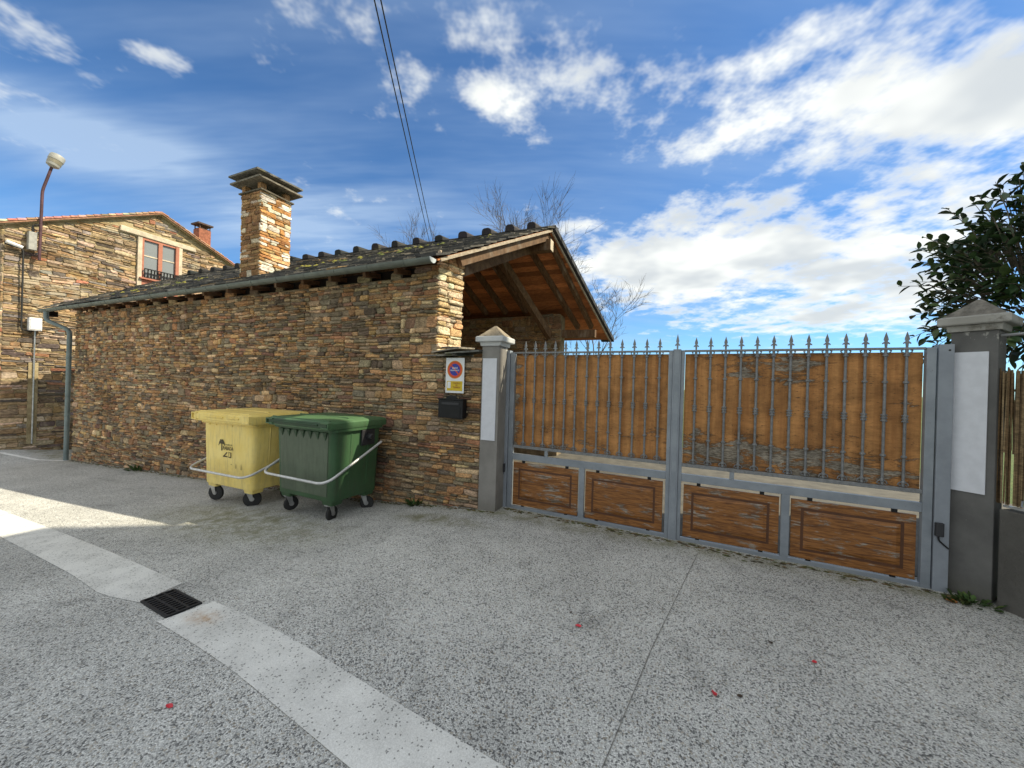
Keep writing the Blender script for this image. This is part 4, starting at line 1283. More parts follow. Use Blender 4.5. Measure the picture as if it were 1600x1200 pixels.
def leaf(x0, x1, bars, mull, panels, label, stile_l, stile_r, mid_tip=None):
    """x measured along the gate from its left post"""
    d_ = Vector((math.cos(GA), math.sin(GA), 0))
    g = empty('gate_leaf', G0 + d_ * x0, GA)
    def B(nm, a, b_, z0, z1, y0=-0.02, y1=0.02, m='gate_paint', bev=0.003):
        mb = MB(); mb.box(a - x0, b_ - x0, y0, y1, z0, z1); return mb.build(nm, m, g, bevel=bev)
    B('stile', *stile_l, -0.02, 2.012, -0.025, 0.025); B('stile', *stile_r, -0.02, 2.012, -0.025, 0.025)
    a, b_ = stile_l[1], stile_r[0]
    B('top_rail', a, b_, 1.995, 2.015, -0.018, 0.018, 'backlit_paint')
    B('foot_rail', a, b_, 0.780, 0.815, -0.018, 0.016, 'backlit_paint')
    B('mid_rail', a, b_, 0.625, 0.705)
    B('bottom_rail', a, b_, -0.03, 0.035)
    B('mullion', mull - 0.033, mull + 0.033, 0.035, 0.625)
    B('plywood_sheet', a + 0.004, b_ - 0.004, 0.79, 1.975, 0.022, 0.037, 'plywood', 0.0)
    # small blocks holding the foot rail over the mid rail
    for k in range(1):
        xx = a + (b_ - a) * (k + 0.5) / 2
        B('spacer', xx - 0.02, xx + 0.02, 0.705, 0.780, -0.012, 0.012)
    for xb in bars:
        br = mesh_copy(bar0, g, (xb - x0, -0.002, 0))
        for pr in protos[1:]:
            mesh_copy(pr, br, (0, 0, 0))
    for (pa, pb) in panels:
        z0, z1 = 0.046, 0.594
        mb = MB(); mb.box(pa - x0, pb - x0, -0.004, 0.018, z0, z1)
        pn = mb.build('wood_panel', 'panel_wood', g, bevel=0.003)
        i1, i2 = 0.075, 0.097
        for nm, m_, (o1, o2), y in (('groove', 'panel_groove', (i1, i2), -0.0055),):
            mb = MB()
            A0, A1, C0, C1 = pa - x0 + o1, pb - x0 - o1, z0 + o1, z1 - o1
            B0, B1, D0, D1 = pa - x0 + o2, pb - x0 - o2, z0 + o2, z1 - o2
            for (x_0, x_1, q0, q1) in ((A0, A1, C0, D0), (A0, A1, D1, C1), (A0, B0, D0, D1), (B1, A1, D0, D1)):
                mb.box(x_0, x_1, y, -0.003, q0, q1)
            mb.build(nm, m_, pn)
        mb = MB()
        o1, o2 = i2 + 0.001, i2 + 0.03
        A = [(pa - x0 + o1, -0.0042, z0 + o1), (pb - x0 - o1, -0.0042, z0 + o1), (pb - x0 - o1, -0.0042, z1 - o1), (pa - x0 + o1, -0.0042, z1 - o1)]
        Bq = [(pa - x0 + o2, -0.014, z0 + o2), (pb - x0 - o2, -0.014, z0 + o2), (pb - x0 - o2, -0.014, z1 - o2), (pa - x0 + o2, -0.014, z1 - o2)]
        mb.add(A + Bq, [(0, 1, 5, 4), (1, 2, 6, 5), (2, 3, 7, 6), (3, 0, 4, 7), (4, 5, 6, 7)])
        mb.build('raised_field', 'panel_wood', pn)
        mb = MB(); mb.box(pa - x0 + 0.028, pb - x0 - 0.028, -0.0065, -0.0045, z1 - 0.035, z1 - 0.028)
        for (xx, zz0, zz1) in ((pa + 0.14, 0.035, 0.046), (pb - 0.14, 0.035, 0.046), (pa + 0.14, 0.594, 0.625), (pb - 0.14, 0.594, 0.625)):
            B('clip', xx - 0.018, xx + 0.018, zz0, zz1, -0.010, 0.010, 'black_metal', 0)
    tag(g, label, 'gate', 'two leaves of the gate')
    return g
nb = 13
barsL = [0.205 + (1.81 - 0.205) * k / 12 for k in range(nb)]
barsR = [2.165 + (3.785 - 2.165) * k / 12 for k in range(nb)]
gl_ = leaf(0.0, 1.93, barsL, 0.985, ((0.082, 0.938), (1.032, 1.880)), 'left gate leaf, plywood backing mostly orange, next to the slim pillar', (0.003, 0.065), (1.905, 1.945))
gr_ = leaf(1.95, 3.96, barsR, 2.965, ((2.085, 2.918), (3.012, 3.875)), 'right gate leaf, plywood backing with large grey peeled patches', (2.025, 2.06), (3.90, 3.960))
# meeting post with its own spear, part of the right leaf
mb = MB(); mb.box(1.946 - 1.95, 2.024 - 1.95, -0.045, 0.03, -0.055, 2.022); mp = mb.build('meeting_stile', 'post_paint', gr_, bevel=0.005)
mb = MB(); mb.box(1.962 - 1.95, 2.008 - 1.95, -0.049, -0.0455, 0.02, 2.02); mb.build('cover_strip', 'gate_paint', mp, bevel=0.001)
mb = MB(); spear_mesh(mb, 1.985 - 1.95, 2.022, 0.17); mb.build('spear_tip', 'gate_paint', mp)
mb = MB(); mb.box(1.955 - 1.95, 2.012 - 1.95, -0.06, 0.03, -0.10, -0.056); mb.build('drop_bolt', 'gate_paint', mp, bevel=0.003)
for o in protos: bpy.data.objects.remove(o)

# ------------------------------------------------------------------ wheeled bins
def caster(parent, x, y, rz, ztop, r=0.095, wheelm='rubber'):
    c = MB()
    ca, sa = math.cos(rz), math.sin(rz)
    def T(p): return (x + p[0] * ca - p[1] * sa, y + p[0] * sa + p[1] * ca, p[2])
    mb = MB(); mb.box(-0.05, 0.05, -0.045, 0.045, ztop - 0.015, ztop)
    for sy in (-1, 1):
        mb.hexa([(-0.035, sy * 0.030 - 0.003, ztop - 0.016), (0.035, sy * 0.030 - 0.003, ztop - 0.016), (0.035, sy * 0.030 + 0.003, ztop - 0.016), (-0.035, sy * 0.030 + 0.003, ztop - 0.016),
                 (0.015, sy * 0.030 - 0.003, r - 0.02), (0.055, sy * 0.030 - 0.003, r - 0.02), (0.055, sy * 0.030 + 0.003, r - 0.02), (0.015, sy * 0.030 + 0.003, r - 0.02)])
    mb.v = [T(p) for p in mb.v]
    fo = mb.build('caster_fork', 'steel', parent)
    mb = MB(); mb.lathe((0.035, -0.022, r), [(r - 0.02, 0.0), (r - 0.004, 0.006), (r, 0.016), (r, 0.028), (r - 0.004, 0.038), (r - 0.02, 0.044)], 24, 'y')
    mb.v = [T(p) for p in mb.v]
    wh = mb.build('wheel', wheelm, parent, smooth='auto')
    mb = MB(); mb.lathe((0.035, -0.029, r), [(0.03, 0.0), (0.03, 0.058)], 12, 'y')
    mb.v = [T(p) for p in mb.v]
    mb.build('hub', 'steel', wh)

def make_bin(name, loc, rz, P, label):
    bn = empty(name, loc, rz)
    hw, hd, zb, zt, lt = P['hw'], P['hd'], P['zb'], P['zt'], P['lt']
    m = P['m']
    mb = MB()
    rings = []
    for (k, dz, r_) in ((0.925, 0.0, 0.05), (0.94, 0.03, 0.065), (0.97, 0.5, 0.07), (1.0, 1.0, 0.07)):
        rings.append(rrect(hw * k, hd * k, r_, zb + (zt - zb) * dz))
    mb.loft(rings)
    body = mb.build('body', m, bn, smooth='auto')
    # lower skirt blocks over the casters
    for (sx, sy) in ((-1, -1), (1, -1), (-1, 1), (1, 1)):
        mb = MB(); mb.loft([rrect(0.085, 0.08, 0.02, zb - 0.055, sx * (hw * 0.9 - 0.10), sy * (hd * 0.9 - 0.095)), rrect(0.10, 0.09, 0.02, zb + 0.005, sx * (hw * 0.9 - 0.105), sy * (hd * 0.9 - 0.095))]); mb.build('caster_block', m, body)
    mb = MB(); mb.loft([rrect(hw + 0.02, hd + 0.02, 0.08, zt - 0.035), rrect(hw + 0.035, hd + 0.03, 0.08, zt - 0.03), rrect(hw + 0.035, hd + 0.03, 0.08, zt)]); mb.build('rim', m, body, smooth='auto')
    # ribs down the sides
    for sx in (-1, 1):
        for yy in (-0.12, 0.16):
            mb = MB()
            x_b, x_t = sx * (hw * 0.925), sx * (hw * 0.99)
            mb.bar((x_b, yy, zb + 0.08), (x_t, yy, zt - 0.06), 0.02, 0.022, (1, 0, 0)); mb.build('side_rib', m, body, bevel=0.005)
    # faded front sheet
    if P.get('front'):
        kf = lambda z: hd * (0.94 + (1.0 - 0.94) * (z - zb) / (zt - zb)) + 0.005
        mb = MB(); z0, z1 = zb + 0.06, zt - 0.05
        mb.add([(-hw + 0.12, -kf(z0), z0), (hw - 0.12, -kf(z0), z0), (hw - 0.09, -kf(z1), z1), (-hw + 0.09, -kf(z1), z1), (-hw + 0.12, -kf(z0) + .01, z0), (hw - 0.12, -kf(z0) + .01, z0), (hw - 0.09, -kf(z1) + .01, z1), (-hw + 0.09, -kf(z1) + .01, z1)],
               [(0, 1, 2, 3), (0, 4, 5, 1), (1, 5, 6, 2), (2, 6, 7, 3), (3, 7, 4, 0)])
        mb.build('front_panel', P['front'], body)
        for k in range(7):
            x = -hw + 0.14 + k * (2 * hw - 0.28) / 6
            mb = MB(); z2 = zt - 0.04
            mb.add([(x - 0.036, -kf(z2) - 0.022, z2), (x + 0.036, -kf(z2) - 0.022, z2), (x, -kf(z2 - .10) - 0.002, z2 - 0.10), (x - 0.036, -kf(z2) + .004, z2), (x + 0.036, -kf(z2) + .004, z2), (x, -kf(z2 - .10) + .006, z2 - 0.10)], [(0, 2, 1), (3, 4, 5), (0, 1, 4, 3), (1, 2, 5, 4), (2, 0, 3, 5)])
            mb.build('grip_rib', 'green_dark', body)
    # lid
    lo = P['lo']
    mb = MB()
    lr = []
    for (o_, z_) in ((lo, zt + 0.002), (lo + 0.008, zt + 0.012), (lo + 0.006, lt - 0.03), (lo - 0.015, lt - 0.010), (lo - 0.10, lt + 0.004), (lo - 0.3, lt + 0.012)):
        lr.append(rrect(hw + o_, hd + 0.05 + min(o_, 0.03), 0.035 if o_ > 0 else 0.03, z_, 0, -0.01))
    mb.loft(lr)
    lid = mb.build('lid', P['lidm'], bn, smooth='auto')
    mb = MB(); mb.box(-hw - lo + 0.03, hw + lo - 0.03, -hd - 0.105, -hd - 0.06, zt + 0.022, lt - 0.022); mb.build('lid_lip', P['lipm'], lid, bevel=0.010)
    nsl = 2 if P['lipm'] == 'yellow_plastic' else 1
    zc = (zt + lt) / 2
    for q in range(nsl):
        xa, xb = (-hw * 0.55, hw * 0.15) if (q == 0 and nsl == 2) else ((hw * 0.32, hw * 0.75) if nsl == 2 else (-hw * 0.9, hw * 0.72))
        mb = MB(); mb.box(xa, xb, -hd - 0.112, -hd - 0.1055, zc - 0.010, zc - 0.002); mb.box(xa, xb, -hd - 0.118, -hd - 0.1055, zc - 0.001, zc + 0.012); mb.build('lip_rib', P['lipm'], lid, bevel=0.003)
    if nsl == 2:
        for xx in (-hw * 0.72, -hw * 0.45, hw * 0.2):
            mb = MB(); mb.add([(xx - 0.03, -hd - 0.018, zt - 0.001), (xx + 0.03, -hd - 0.018, zt - 0.001), (xx, -hd - 0.006, zt - 0.06), (xx - 0.03, -hd + 0.01, zt - 0.001), (xx + 0.03, -hd + 0.01, zt - 0.001), (xx, -hd + 0.012, zt - 0.06)], [(0, 2, 1), (3, 4, 5), (0, 1, 4, 3), (1, 2, 5, 4), (2, 0, 3, 5)]); mb.build('rim_web', m, body)
    mb = MB(); mb.box(-hw * 0.98, hw * 0.98, -hd - 0.06, -hd - 0.035, lt - 0.012, lt + 0.006); mb.build('lid_ridge', P['lidm'], lid, bevel=0.005)
    for sx in (-1, 1):
        mb = MB(); xx = sx * (hw + lo - 0.06)
        mb.box(xx - 0.065, xx + 0.065, -hd - 0.118, -hd - 0.050, zt + 0.018, zt + 0.033); mb.box(xx - 0.065, xx + 0.065, -hd - 0.118, -hd - 0.050, lt - 0.034, lt - 0.019)
        mb.box(xx + sx * 0.05, xx + sx * 0.065, -hd - 0.117, -hd - 0.051, zt + 0.033, lt - 0.034)
        mb.build('lid_handle', P['lidm'], lid, bevel=0.004)
    for yy in (-0.1,):
        mb = MB(); mb.box(-hw + 0.08, hw - 0.08, yy - 0.012, yy + 0.012, lt + 0.002, lt + 0.018); mb.build('lid_rib', P['lidm'], lid, bevel=0.005)
    mb = MB(); mb.tube([(-hw * 0.9, hd + 0.03, lt - 0.02), (hw * 0.9, hd + 0.03, lt - 0.02)], 0.018, 8); mb.build('hinge', P['lidm'], lid)
    # lifting trunnions
    for sx in (-1, 1):
        mb = MB(); x = sx * hw
        mb.box(min(x, x + sx * 0.03), max(x, x + sx * 0.03), 0.02, 0.24, zt - 0.24, zt - 0.035); h_ = mb.build('trunnion_plate', 'black_plastic', body, bevel=0.008)
        mb = MB(); mb.lathe((x + sx * 0.03 if sx > 0 else x - 0.03 - 0.07, 0.13, zt - 0.13), [(0.042, 0.0), (0.042, 0.062), (0.036, 0.07)] if sx > 0 else [(0.036, 0.0), (0.042, 0.008), (0.042, 0.07)], 16, 'x'); mb.build('trunnion', 'black_plastic', h_, smooth='auto')
    # tubular pedal bar
    bh, bz, ez = P['bar']
    yb = -hd - 0.165
    path = [(-bh - 0.03, 0.30, ez), (-bh, yb + 0.02, bz), (bh, yb + 0.02, bz), (bh + 0.03, 0.30, ez)]
    mb = MB(); mb.tube(fillet(path, 0.16, 8), 0.0165, 10); mb.build('pedal_bar', 'white_tube', bn, smooth='auto')
    for (x, y, a) in P['wheels']:
        caster(bn, x, y, a, zb - 0.05, P.get('wr', 0.095))
    tag(bn, label, 'bin', 'wheeled bins against the stone wall')
    return bn, body
GZb = zg(-2.0)
gb, gbody = make_bin('wheeled_bin', (-2.01, -0.565, GZb), math.radians(-1.5), dict(hw=0.545, hd=0.385, zb=0.265, zt=1.155, lt=1.265, lo=0.030, m='green_plastic', lidm='green_lid', lipm='green_dark', front='green_faded', bar=(0.60, 0.54, 0.94),
    wheels=[(-0.40, -0.285, 1.3), (0.39, -0.285, 1.75), (0.40, 0.25, 0.5), (-0.40, 0.25, 0.4)], wr=0.092), 'green wheeled bin with faded front and dark teeth under its lid')
YZb = zg(-3.6)
yb, ybody = make_bin('wheeled_bin', (-3.57, -0.60, YZb), math.radians(1.0), dict(hw=0.565, hd=0.365, zb=0.275, zt=1.195, lt=1.335, lo=0.075, m='yellow_plastic', lidm='yellow_plastic', lipm='yellow_plastic', bar=(0.655, 0.50, 0.80),
    wheels=[(-0.43, -0.27, 0.3), (0.33, -0.24, 0.75), (0.42, 0.24, 0.5), (-0.42, 0.24, 0.4)], wr=0.115), 'yellow wheeled bin with tree emblem, left of the green one')
# emblem on the yellow bin (tree standing for the first letter)
def yf(z): return -(0.365 * (0.94 + 0.06 * (z - 0.275) / 0.92)) - 0.004
mb = MB()
def flat(poly):
    n = len(poly)
    mb.add([(a + 0.085, yf(z) - 0.002, z) for a, z in poly], [tuple(range(n))])
tx, tz = -0.205, 0.78
flat([(tx - 0.012, tz), (tx + 0.012, tz), (tx + 0.010, tz + 0.11), (tx - 0.010, tz + 0.11)])
for (ang, ln) in ((200, 0.085), (165, 0.075), (125, 0.075), (90, 0.065), (55, 0.075), (15, 0.075), (-20, 0.085)):
    a = math.radians(ang); dx, dz_ = math.cos(a), math.sin(a)
    ex, ez = tx + dx * ln, tz + 0.105 + dz_ * ln * 0.8 - (0.02 if abs(dx) > 0.8 else 0)
    mx, mz = tx + dx * ln * 0.55, tz + 0.105 + dz_ * ln * 0.5 + 0.02
    nx, nz = -dz_, dx
    flat([(tx, tz + 0.10), (mx + nx * 0.014 * -1, mz + nz * 0.014 * -1), (ex, ez), (mx + nx * 0.014, mz + nz * 0.014)])
mb.build('tree_emblem', 'print_dark', ybody)
def bin_text(txt, size, x, z, bold, sx=1.0):
    v, f = text_mesh(txt, size, bold)
    x0 = min(p[0] for p in v)
    m_ = MB(); m_.add([(x + 0.085 + (p[0] - x0) * sx, yf(z + p[1]) - 0.002, z + p[1]) for p in v], f)
    m_.build('lettering', 'print_dark', ybody)
bin_text('Concello de', 0.038, -0.155, 0.862, 0.0003)
bin_text('RABADA', 0.075, -0.172, 0.797, 0.0012, 0.78)
mb = MB()
for (pa, pb) in (((-0.165, 0.700), (-0.085, 0.762)), ((-0.175, 0.700), (-0.075, 0.703))):
    d_ = Vector((pb[0] - pa[0], pb[1] - pa[1])); nn_ = Vector((-d_.y, d_.x)).normalized() * 0.008
    flat([(pa[0] - nn_.x, pa[1] - nn_.y), (pb[0] - nn_.x, pb[1] - nn_.y), (pb[0] + nn_.x, pb[1] + nn_.y), (pa[0] + nn_.x, pa[1] + nn_.y)])
for q in (((-0.050, 0.692), (0.010, 0.768)),):
    (a0, b0), (a1, b1) = q
    for (u0, u1, w0, w1) in ((a0, a1, b0, b0 + 0.012), (a0, a1, b1 - 0.008, b1), (a0, a0 + 0.006, b0, b1), (a1 - 0.020, a1, b0, b1)):
        flat([(u0, w0), (u1, w0), (u1, w1), (u0, w1)])
mb.build('recycling_mark', 'print_dark', ybody)

mb = MB()
for (a, z0, z1, w) in ((0.20, 0.555, 0.62, 0.006), (0.315, 0.545, 0.625, 0.006), (0.10, 0.60, 0.605, 0.02)):
    flat([(a - w - 0.085, z0), (a + w - 0.085, z0), (a + w * .4 - 0.085, z1), (a - w * .4 - 0.085, z1)])
mb.build('scuff_marks', 'print_dark', ybody)
# ------------------------------------------------------------------ house at the far left
hs = empty('stone_house', (-14.5, 3, -0.9))
hinv = Matrix.Translation((14.5, -3, 0.9))
def hp(mb, name, m, parent=None, **kw):
    o = mb.build(name, m, None, **kw); p_ = parent or hs; o.parent = p_
    if p_ is hs: o.matrix_parent_inverse = hinv
    return o
HS = -14.5
HA_T, HA_Z = 2.78, 7.22
def hz(tt): return HA_Z - 0.50 * abs(tt - HA_T) * (1.0 if tt < HA_T else 0.92)
prof = [(-0.52, -1.6), (6.4, -1.6), (6.4, hz(6.4) - 0.06), (HA_T, HA_Z - 0.06), (-0.52, hz(-0.52) - 0.06)]
mb = MB(); mb.prism(prof, lambda a, z, d: (HS - d, a, z), 0.015, 9.0)
hw_ = hp(mb, 'wall', 'house_mortar')
rngh = random.Random(31)
st = rubble(-0.50, 6.0, -1.1, 7.15, rngh, band=(0.25, 0.5), blk=(0.6, 1.8), row=(0.032, 0.095), wid=(0.14, 0.50), warp=0.045, seed=12.5, joint=0.006)
def hskip(q):
    cxm = sum(p[0] for p in q) / 4; czm = sum(p[1] for p in q) / 4
    if max(p[1] for p in q) > min(hz(p[0]) for p in q) - 0.07: return True
    if 2.20 < cxm < 3.42 and 4.3 < czm < 6.30: return True
    if 1.72 < cxm < 3.90 and 6.20 < czm < 6.50: return True
    return cxm > 3.2 and czm < 3.4
masonry(st, lambda a, z, d: (HS + d, a, z), hw_, PAL_HOUSE, 'house_stone', rngh, 120, proud=(-0.004, 0.026), ch=0.010, skip=hskip)
st = rubble(-20.0, HS, -1.4, 5.4, rngh, band=(0.3, 0.6), blk=(0.8, 2.2), row=(0.07, 0.15), wid=(0.2, 0.6), warp=0.05, seed=15.5, joint=0.010)
masonry(st, lambda a, z, d: (a, -0.53 - d, z), hw_, PAL_HOUSE, 'house_stone', rngh, 0, proud=(0.0, 0.03), ch=0.014, skip=lambda q: max(p[1] for p in q) > hz(-0.52) - 0.1)
mb = MB(); mb.hexa([(HS - 0.1, 1.74, 6.20), (HS + 0.085, 1.74, 6.24), (HS + 0.085, 3.86, 6.20), (HS - 0.1, 3.86, 6.20), (HS - 0.1, 1.76, 6.42), (HS + 0.085, 1.76, 6.42), (HS + 0.085, 3.82, 6.36), (HS - 0.1, 3.82, 6.36)])
hp(mb, 'lintel', 'lintel_stone', hw_, bevel=0.02)
# pale render round the window
for (a_, b_, c_) in ((2.20, 2.31, 4.4), (3.33, 3.43, 4.6)):
    mb = MB(); mb.box(HS - 0.05, HS + 0.07, a_, b_, c_, 6.2); hp(mb, 'window_surround', 'lintel_stone', hw_)
mb = MB(); mb.box(HS - 0.08, HS + 0.055, 2.312, 3.328, 4.30, 4.80); hp(mb, 'apron', 'red_frame', hw_)
# window
mb = MB(); mb.box(HS - 0.10, HS - 0.012, 2.32, 3.32, 4.85, 6.19)
wn = hp(mb, 'window', 'shade_black')
def wbox(nm, t0, t1, z0, z1, m, x0=HS - 0.06, x1=HS + 0.005):
    mb = MB(); mb.box(x0 + 0.05, x1 + 0.05, t0, t1, z0, z1); o = hp(mb, nm, m, wn); return o
wbox('frame', 2.312, 2.365, 4.85, 6.198, 'red_frame'); wbox('frame', 3.235, 3.328, 4.85, 6.198, 'red_frame', HS - 0.06, HS + 0.03); wbox('frame', 2.365, 3.235, 6.14, 6.198, 'red_frame')
wbox('frame', 2.75, 2.86, 4.87, 6.14, 'red_frame'); wbox('sill', 2.25, 3.36, 4.80, 4.85, 'red_frame', HS - 0.06, HS + 0.09)
for (t0, t1) in ((2.365, 2.75), (2.86, 3.235)):
    wbox('pane', t0, t1, 4.88, 5.60, 'glass', HS - 0.05, HS - 0.045); wbox('pane', t0, t1, 5.64, 6.14, 'glass', HS - 0.05, HS - 0.045)
    wbox('glazing_bar', t0, t1, 5.60, 5.64, 'lintel_stone', HS - 0.055, HS - 0.03)
    wbox('curtain', t0 + .01, t1 - .01, 4.88, 6.12, 'curtain', HS - 0.058, HS - 0.054)
rl = MB(); rl.bar((HS + 0.12, 2.36, 5.16), (HS + 0.12, 3.30, 5.16), 0.03, 0.03)
for k in range(22):
    tt = 2.38 + k * 0.92 / 21
    rl.bar((HS + 0.12, tt, 4.86), (HS + 0.12, tt + (0.04 if k % 2 else -0.02), 5.15), 0.022, 0.022)
rl.bar((HS + 0.12, 2.36, 5.02), (HS + 0.12, 3.30, 5.02), 0.025, 0.02)
hp(rl, 'railing', 'black_metal', wn)
# tiled roof with its verge
mb = MB()
for sgn in (-1, 1):
    te = -0.75 if sgn < 0 else 6.6
    for d_ in range(16):
        x1 = HS + 0.14 - d_ * 0.6; x0 = x1 - 0.6
        mb.cur = (0.30, 0.16, 0.10)
        p = [(x0, te, hz(te)), (x1, te, hz(te)), (x1, HA_T, HA_Z), (x0, HA_T, HA_Z)]
        if sgn > 0: p = [p[1], p[0], p[3], p[2]]
        mb.hexa([(q[0], q[1], q[2] - 0.04) for q in p] + [(q[0], q[1], q[2] + 0.0) for q in p])
hr = hp(mb, 'roof', 'tile')
mb = MB()
for sgn in (-1, 1):
    te = -0.78 if sgn < 0 else 6.5
    L_ = abs(te - HA_T); n = int(L_ / 0.16)
    for d_ in range(7):
        x = HS + 0.06 - d_ * 0.24
        for k in range(n):
            t0 = HA_T + sgn * (k * L_ / n); t1 = HA_T + sgn * ((k + 1) * L_ / n + 0.03)
            c = R.choice([(0.40, 0.215, 0.15), (0.34, 0.17, 0.11), (0.46, 0.31, 0.23), (0.30, 0.20, 0.15), (0.42, 0.36, 0.29), (0.20, 0.16, 0.12)])
            mb.cur = tuple(q * R.uniform(0.8, 1.15) for q in c)
            rr = []
            for (tt, rad) in ((t0, 0.085), (t1, 0.10)):
                zz = hz(tt) + 0.01 + (0.0 if tt == t0 else 0.012)
                rr.append([(x + rad * math.cos(a), tt, zz + rad * 0.7 * math.sin(a)) for a in [PI * q / 6 for q in range(7)]])
            mb.loft(rr)
o = hp(mb, 'roof_tiles', 'tile', hr); o['kind'] = 'stuff'
mb = MB(); mb.bar((HS + 0.05, -0.7, hz(-0.7) - 0.055), (HS + 0.05, HA_T, HA_Z - 0.055), 0.10, 0.03); mb.bar((HS + 0.05, HA_T, HA_Z - 0.055), (HS + 0.05, 6.4, hz(6.4) - 0.055), 0.10, 0.03); hp(mb, 'verge_mortar', 'house_mortar', hr)
# brick chimney and aerial
cz0 = hz(4.35) - 0.1
mb = MB(); mb.box(-15.35, -14.95, 4.18, 4.58, cz0, cz0 + 0.95); hc = hp(mb, 'chimney', 'brick')
mb = MB()
for (x, y) in ((-15.33, 4.20), (-14.99, 4.20), (-14.99, 4.54), (-15.33, 4.54)): mb.box(x, x + .03, y, y + .03, cz0 + 0.951, cz0 + 1.12)
mb.box(-15.30, -15.0, 4.22, 4.54, cz0 + 0.951, cz0 + 1.0)
hp(mb, 'vent_posts', 'brick_dark', hc)
mb = MB(); mb.box(-15.42, -14.90, 4.12, 4.64, cz0 + 1.121, cz0 + 1.18); hp(mb, 'cap', 'brick_dark', hc)
mb = MB(); mb.bar((-15.6, 5.3, hz(5.3)), (-15.6, 5.3, hz(5.3) + 0.75), 0.03, 0.03, (1, 0, 0))
for k in range(5): mb.bar((-15.6 - 0.1, 5.1 + k * .12, hz(5.3) + 0.42 + (k % 2) * .15), (-15.6 + .1, 5.1 + k * .12 + .02, hz(5.3) + 0.50 + (k % 2) * .15), 0.012, 0.012)
hp(mb, 'aerial', 'steel')
tag(hs, 'tall ochre stone house with sunlit gable, red window and tiled roof', 'house')

# street lamp, meter box and leads on the house wall
lp_ = empty('street_lamp', (HS + 0.05, 0.06, 4.7))
mb = MB(); mb.tube(fillet([(0.14, 0, 0.0), (0.14, 0.02, 1.98), (0.22, 0.16, 2.72)], 0.12), 0.032, 10); mb.build('pole', 'lamp_pole', lp_, smooth='auto')
for z_ in (0.15, 0.75):
    mb = MB(); mb.box(0.0, 0.12, -0.04, 0.04, z_, z_ + 0.05); mb.build('bracket', 'steel', lp_)
mb = MB(); mb.box(0.0, 0.16, -0.20, -0.05, 0.25, 0.75); mb.build('fuse_box', 'lamp_grey', lp_, bevel=0.01)
mb = MB(); mb.tube(fillet([(0.1, -0.12, 0.75), (0.1, -0.12, 0.95), (0.14, 0.0, 1.0)], 0.05), 0.02, 6); mb.build('lead', 'cable', lp_)
hd_ = MB()
ax = Vector((0.22, 0.16, 2.72)); ud = Vector((0.08, 0.28, 0.95)).normalized()
def tilt(r_, h_): 
    e1 = Vector((1, 0, 0)); e1 = (e1 - ud * e1.dot(ud)).normalized(); e2 = ud.cross(e1)
    return [tuple(ax + ud * h_ + (e1 * math.cos(2 * PI * k / 20) + e2 * math.sin(2 * PI * k / 20)) * r_ * 0.52) for k in range(20)]
hd_.loft([tilt(0.10, -0.02), tilt(0.25, 0.03), tilt(0.27, 0.10)]); h1 = hd_.build('lamp_base', 'lamp_grey', lp_, smooth='auto')
hd_ = MB(); hd_.loft([tilt(0.275, 0.101), tilt(0.29, 0.21)]); hd_.build('lamp_glass', 'lamp_glass', lp_, smooth='auto')
hd_ = MB(); hd_.loft([tilt(0.30, 0.211), tilt(0.30, 0.33), tilt(0.27, 0.37), tilt(0.15, 0.40)]); hd_.build('lamp_hood', 'lamp_grey', lp_, smooth='auto')
tag(lp_, 'street lamp with cranked reddish pole fixed to the ochre stone gable', 'street lamp')
mbx = empty('meter_box', (HS + 0.03, 0.035, 2.70))
mb = MB(); mb.box(0.0, 0.16, -0.12, 0.12, 0, 0.36); mb.build('housing', 'white_box', mbx, bevel=0.015)
mb = MB(); mb.box(0.161, 0.17, -0.10, 0.10, 0.03, 0.33); mb.build('door', 'white_box', mbx, bevel=0.004)
mb = MB(); mb.tube([(0.03, 0.02, 0.0), (0.03, 0.02, -3.2)], 0.016, 6); mb.build('conduit', 'steel', mbx)
mb = MB(); mb.box(-0.02, 0.004, -0.07, 0.11, -3.2, -0.9); mb.build('conduit_patch', 'house_mortar', mbx)
tag(mbx, 'small white meter box on the ochre stone gable', 'meter box')
cb = MB(); cb.tube(fillet([(HS + 0.10, -0.52, 4.98), (HS + 0.10, -0.20, 4.93), (HS + 0.07, -0.19, 2.72), (HS + 0.07, 0.0, 2.66)], 0.06), 0.020, 6)
tag(cb.build('wall_cable', 'cable'), 'black cable running down the stone gable beside the meter box', 'cable')
cb = MB(); cb.tube([(HS + 0.12, -0.50, 5.05), (HS + 0.12, -0.22, 4.97)], 0.045, 8)
tag(cb.build('cable_sleeve', 'white_box'), 'short white sleeve at the top of the black wall cable', 'sleeve')

